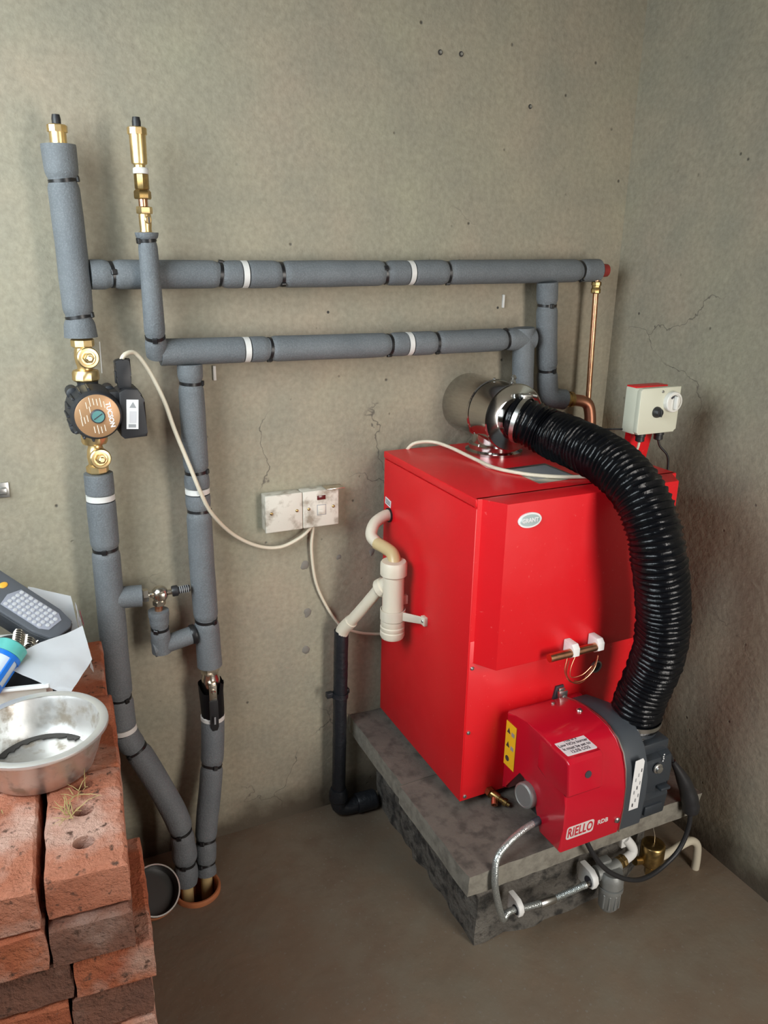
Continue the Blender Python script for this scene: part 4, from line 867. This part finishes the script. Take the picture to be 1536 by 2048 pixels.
def brick(x, y, z, rz, var, mat, label, group=None):
    o = bpy.data.objects.new('brick', BM[var]); COL.objects.link(o); o.location = (x, y, z); o.rotation_euler = (0, 0, rz)
    o.material_slots[0].link = 'OBJECT'; o.material_slots[0].material = M[mat]
    o['label'] = label; o['category'] = 'brick'
    o['group'] = group or 'bricks stacked at the left'
RS = radians(-4.6)                       # the stack stands slightly askew
U = Vector((-sin(RS), cos(RS), 0)); R_ = Vector((cos(RS), sin(RS), 0))
vis = {
 (9, 0, 0): ('brickp', 0, 'pale topped brick with two open holes at the near right of the stack top'),
 (9, 1, 0): ('brickp', 1, 'top course brick left of the holed one with a burnt grey end'),
 (9, 2, 0): ('brick', 1, 'top course brick at the far left edge of the picture'),
 (9, 0, 1): ('brick', 1, 'bright orange brick behind the holed one beside the steel bowl'),
 (9, 1, 1): ('brickp', 1, 'top course brick hidden beneath the steel bowl'),
 (9, 0, 2): ('brick', 2, 'rearmost orange brick by the foam pipe behind the bowl'),
 (8, 0, 0): ('brickb', 1, 'dark brown brick end directly below the holed brick'),
 (8, 1, 0): ('brick', 2, 'orange brick end directly below the burnt grey one'),
 (7, 0, 0): ('brick', 1, 'bright red brick jutting out to the right in the third course'),
 (7, 1, 0): ('brickb', 2, 'brown brick end in the third course left of the red one'),
 (6, 0, 0): ('brickb', 2, 'pinkish brown brick end below the jutting red brick'),
 (6, 1, 0): ('brick', 1, 'orange brick end in the fourth course at the bottom edge of the picture'),
}
random.seed(21)
for lay in range(10):
    for row in range(3):
        for c in range(3):
            key = (lay, c, row)
            dx = .0; 
            if row == 0 and lay <= 7: dx = .022 if lay == 7 else .014
            if row > 0: dx = -.004 * row
            jx, jy, jr = random.uniform(-.002, .002), random.uniform(-.006, .002), random.uniform(-.008, .008)
            if lay == 8 and row == 0: jy -= .004
            if lay == 9 and row == 0 and c == 0: jy += .012
            if lay == 9 and row == 0 and c == 1: jx -= .006
            if lay == 9 and row == 1 and c == 0: jx += .008
            base = Vector((.066, -.756, 0)) + U * (.2165 * row + .002 + jy + (.006 if row else 0)) + R_ * (-.1050 * c - .1020 + dx + jx)
            mt, var, lab = vis.get(key, (random.choice(('brick', 'brickb', 'brickp')), 1 + (lay + c) % 2, None))
            if lab: brick(base.x, base.y, .065 * lay, RS + jr, var, mt, lab)
            else: brick(base.x, base.y, .065 * lay, RS + jr, var, mt, 'old red brick inside the courses of the stack, mostly out of sight', 'hidden bricks of the stack')
st = nb()
for cx, cy, n, sp, hz in ((.008, -.632, 16, .014, .022), (.024, -.585, 12, .016, .012), (-.079, -.585, 7, .010, .012)):
    for k in range(n):
        a = random.uniform(0, 2 * pi); l = random.uniform(.012, .034); p = Vector((cx + random.uniform(-sp, sp) * .6, cy + random.uniform(-sp, sp) * .6, .652 + random.uniform(0, .004)))
        q = p + Vector((cos(a) * l, sin(a) * l, random.uniform(0, hz))); mdl = (p + q) / 2 + Vector((0, 0, random.uniform(.001, .006)))
        tube(st, [p, mdl, q], [.0007, .0006, .0003], 4)
so = obj('dried_grass', st, 'straw'); so['kind'] = 'stuff'; so['label'] = 'wisps of dried grass in the holes and joints of the bricks'; so['category'] = 'grass'

# steel bowl
BC0 = (-.020, -.494, .6505)
bl = thing('steel_bowl', 'scuffed stainless steel bowl resting on the bricks', 'bowl', BC0)
bf = frame(BC0, (0, 0, 1))
obj('bowl', lathe(nb(), [(.070, 0), (.074, .003), (.082, .024), (.0915, .055), (.0955, .0615), (.0972, .0635), (.0972, .0660), (.0950, .0675), (.0885, .0660), (.0860, .0610), (.079, .034), (.0720, .010), (.068, .0065), (.0002, .0075)], bf, 72), 'bowl', bl, 40)
obj('rim', lathe(nb(), [(.0970, .0615), (.0996, .0640), (.0990, .0680), (.0950, .0694), (.0865, .0676)], bf, 72, False), 'bowlrim', bl, 60)
rs = nb(); pts = []
for k in range(26): 
    a = radians(35 + 115 * k / 25); pts.append((.0715 * cos(a), .0715 * sin(a)))
for k in range(26):
    a = radians(150 - 115 * k / 25); r = .060 + .008 * noise.noise(Vector((k * .6, 2, 0))); pts.append((r * cos(a), r * sin(a)))
prism(pts, .002, frame((-.020, -.494, .6575), (0, 0, 1)), 0, 2, rs); obj('dried_residue', rs, 'hole', bl, label='dark dried residue in the bottom')

# tub of tools behind the bowl
TB = thing('plastic_tub', 'milky plastic tub behind the steel bowl on the bricks', 'tub', (-.09, -.268, .6505))
tr = Matrix.Translation((-.090, -.268, .6505)) @ Matrix.Rotation(radians(-12), 4, 'Z')
def tub_shell():
    bm = nb()
    for a, b in (((-.110, -.095, 0), (.110, .095, .003)), ((-.110, -.095, 0), (.110, -.092, .072)), ((-.110, .092, 0), (.110, .095, .072)), ((-.110, -.092, .003), (-.107, .092, .072)), ((.107, -.092, .003), (.110, .092, .072))):
        b2 = nb(); c = [(a[i] + b[i]) / 2 for i in range(3)]; Mx = tr @ Matrix.Translation(c); box(bm, (0, 0, 0), [b[i] - a[i] for i in range(3)], 0, 1, Mx); b2.free()
    return bm
obj('shell', tub_shell(), 'tub', TB)
rm = nb()
for a, b in (((-.116, -.101, .070), (.116, -.091, .075)), ((-.116, .091, .070), (.116, .101, .075)), ((-.116, -.091, .070), (-.106, .091, .075)), ((.106, -.091, .070), (.116, .091, .075))):
    box(rm, (0, 0, 0), [b[i] - a[i] for i in range(3)], .0012, 1, tr @ Matrix.Translation([(a[i] + b[i]) / 2 for i in range(3)]))
obj('rim', rm, 'clip', TB)
rb = nb()
for z in (.022, .046): box(rb, (0, 0, 0), (.2, .003, .004), .001, 1, tr @ Matrix.Translation((0, -.0965, z)))
obj('moulded_rib', rb, 'tub', TB)
def sheet(quad, nu, nv, amp, seed, th=.0012):
    bm = nb(); a, b, c, d = [Vector(q) for q in quad]; nrm = (b - a).cross(d - a).normalized(); g = []
    for i in range(nu + 1):
        r = []
        for j in range(nv + 1):
            u, v = i / nu, j / nv; p = a.lerp(b, u).lerp(d.lerp(c, u), v); r.append(bm.verts.new(p + nrm * amp * noise.noise(Vector((u * 3 + seed, v * 3, seed)))))
        g.append(r)
    for i in range(nu):
        for j in range(nv): bm.faces.new((g[i][j], g[i + 1][j], g[i + 1][j + 1], g[i][j + 1]))
    bmesh.ops.solidify(bm, geom=bm.faces[:], thickness=th); return bm
PB = thing('paper_bag', 'crumpled white paper bag folded over the edge of the tub', 'bag', (.03, -.34, .652))
obj('front_flap', sheet([(-.072, -.330, .752), (.068, -.285, .770), (.074, -.342, .732), (.030, -.412, .712)], 10, 8, .006, 3), 'paper', PB, 60)
obj('side_panel', sheet([(.069, -.300, .755), (.066, -.160, .762), (.072, -.165, .690), (.075, -.330, .700)], 8, 6, .006, 9), 'paper', PB, 60)
obj('back_panel', sheet([(-.02, -.145, .700), (.068, -.165, .695), (.060, -.160, .775), (-.010, -.120, .790)], 8, 6, .006, 15), 'paper', PB, 60)
obj('printed_stripe', sheet([(.0695, -.212, .764), (.0705, -.200, .764), (.0745, -.205, .735), (.0735, -.217, .735)], 2, 2, 0, 1), 'magenta', PB)
# hand held analyser
DV = thing('gas_analyser', 'dark grey handheld analyser with silver keypad lying across the tub', 'analyser', (-.03, -.22, .77))
df = frame((-.034, -.212, .803), Vector((.18, -.42, .92)), Vector((.67, -.66, -.28)))
def dvp(poly, z0, d, bev, mat, par, nm='x'):
    return obj(nm, prism(poly, d, df @ Matrix.Translation((0, 0, z0)), bev), mat, par, 35)
bodyp = [(-.125, -.034), (-.118, -.039), (.070, -.036), (.102, -.028), (.110, -.016), (.110, .016), (.102, .028), (.070, .036), (-.118, .039), (-.125, .034)]
dvp(bodyp, -.030, .030, .004, 'dev2', DV, 'lower_shell')
dvp([(x * .985, y * .96) for x, y in bodyp], -.001, .007, .003, 'dev', DV, 'upper_shell')
kp = dvp([(-.008, -.024), (.074, -.024), (.088, -.015), (.088, .015), (.074, .024), (-.008, .024), (-.016, 0)], .006, .0012, .0006, 'keyd', DV, 'keypad')
key = nb(); lathe(key, [(.0040, 0), (.0036, .0014), (.0002, .0018)], Matrix(), 10); kme = bpy.data.meshes.new('key'); key.to_mesh(kme); key.free(); kme.materials.append(M['keys'])
for i in range(9):
    for j in range(5):
        if i == 8 and j in (0, 4): continue
        ko = bpy.data.objects.new('key', kme); COL.objects.link(ko); ko.parent = kp; ko.matrix_local = df @ Matrix.Translation((-.002 + .0102 * i, -.0185 + .0093 * j, .0070))
for x, y in ((-.036, -.012), (-.036, .012)):
    b = nb(); sphere(b, (0, 0, 0), .0085, (.75, 1, .3)); b.transform(df @ Matrix.Translation((x, y, .0065))); obj('amber_button', b, 'orange', DV)
obj('screen_ring', lathe(nb(), [(.018, 0), (.018, .0010), (.015, .0012)], df @ Matrix.Translation((-.062, 0, .006)), 28), 'dev2', DV)
obj('side_button', prism([(-.008, -.003), (.008, -.003), (.008, .003), (-.008, .003)], .004, df @ Matrix.Translation((-.004, -.037, -.010)), .001), 'orange', DV)
# blue and clear bottle cage, dark springs
BC = thing('blue_canister', 'blue framed clear canister with teal cap in the tub', 'canister', (-.06, -.35, .72))
cf = frame((-.088, -.372, .735), Vector((.55, .60, .45)))
obj('canister', lathe(nb(), [(.022, 0), (.022, .055), (.018, .058)], cf, 26), 'glassy', BC)
for k in range(5):
    a = 2 * pi * k / 5 + .5; b = nb(); box(b, (0, 0, 0), (.004, .009, .058), .001, 1, cf @ Matrix.Rotation(a, 4, 'Z') @ Matrix.Translation((.0225, 0, .028))); obj('cage_bar', b, 'blue', BC)
for h in (0, .05): obj('cage_ring', lathe(nb(), [(.0225, h), (.0248, h), (.0248, h + .007), (.0225, h + .007), (.0225, h)], cf, 28, False), 'blue', BC)
obj('cap', lathe(nb(), [(.0235, .058), (.0250, .060), (.0250, .076), (.0230, .078)], cf, 28), 'tealc', BC)
for k, (x, y, z, dx, dy) in enumerate(((-.040, -.296, .766, .008, .03), (-.020, -.290, .766, .008, .03), (.000, -.284, .767, .004, .03))):
    p = [Vector((x, y, z - .02)) + Vector((dx, dy, .02)) * (i / 60) * 1.0 + Vector((.009 * cos(i * .9), .003 * sin(i * .9), .009 * sin(i * .9))) for i in range(61)]
    tag(obj('steel_spring', tube(nb(), p, .0016, 6), 'nickel'), ('steel spring nearest the blue canister under the analyser', 'middle steel spring under the analyser', 'steel spring nearest the corner of the paper bag')[k], 'spring', 'springs in the tub')
tag(obj('battery_pack', bx((-.15, -.30, .6545), (-.085, -.235, .752), .004), 'dev2'), 'dark battery pack standing in the tub at the left edge', 'battery pack')

tp = rough_block([(-.150, -.338), (.012, -.338), (.018, -.205), (-.075, -.200), (-.078, -.306), (-.150, -.306)], .6545, .735, 5, .02, .006, 30, 14)
tag(obj('tool_pouch', tp, 'dev2', None, 50), 'black fabric tool pouch filling the tub under the analyser', 'pouch')
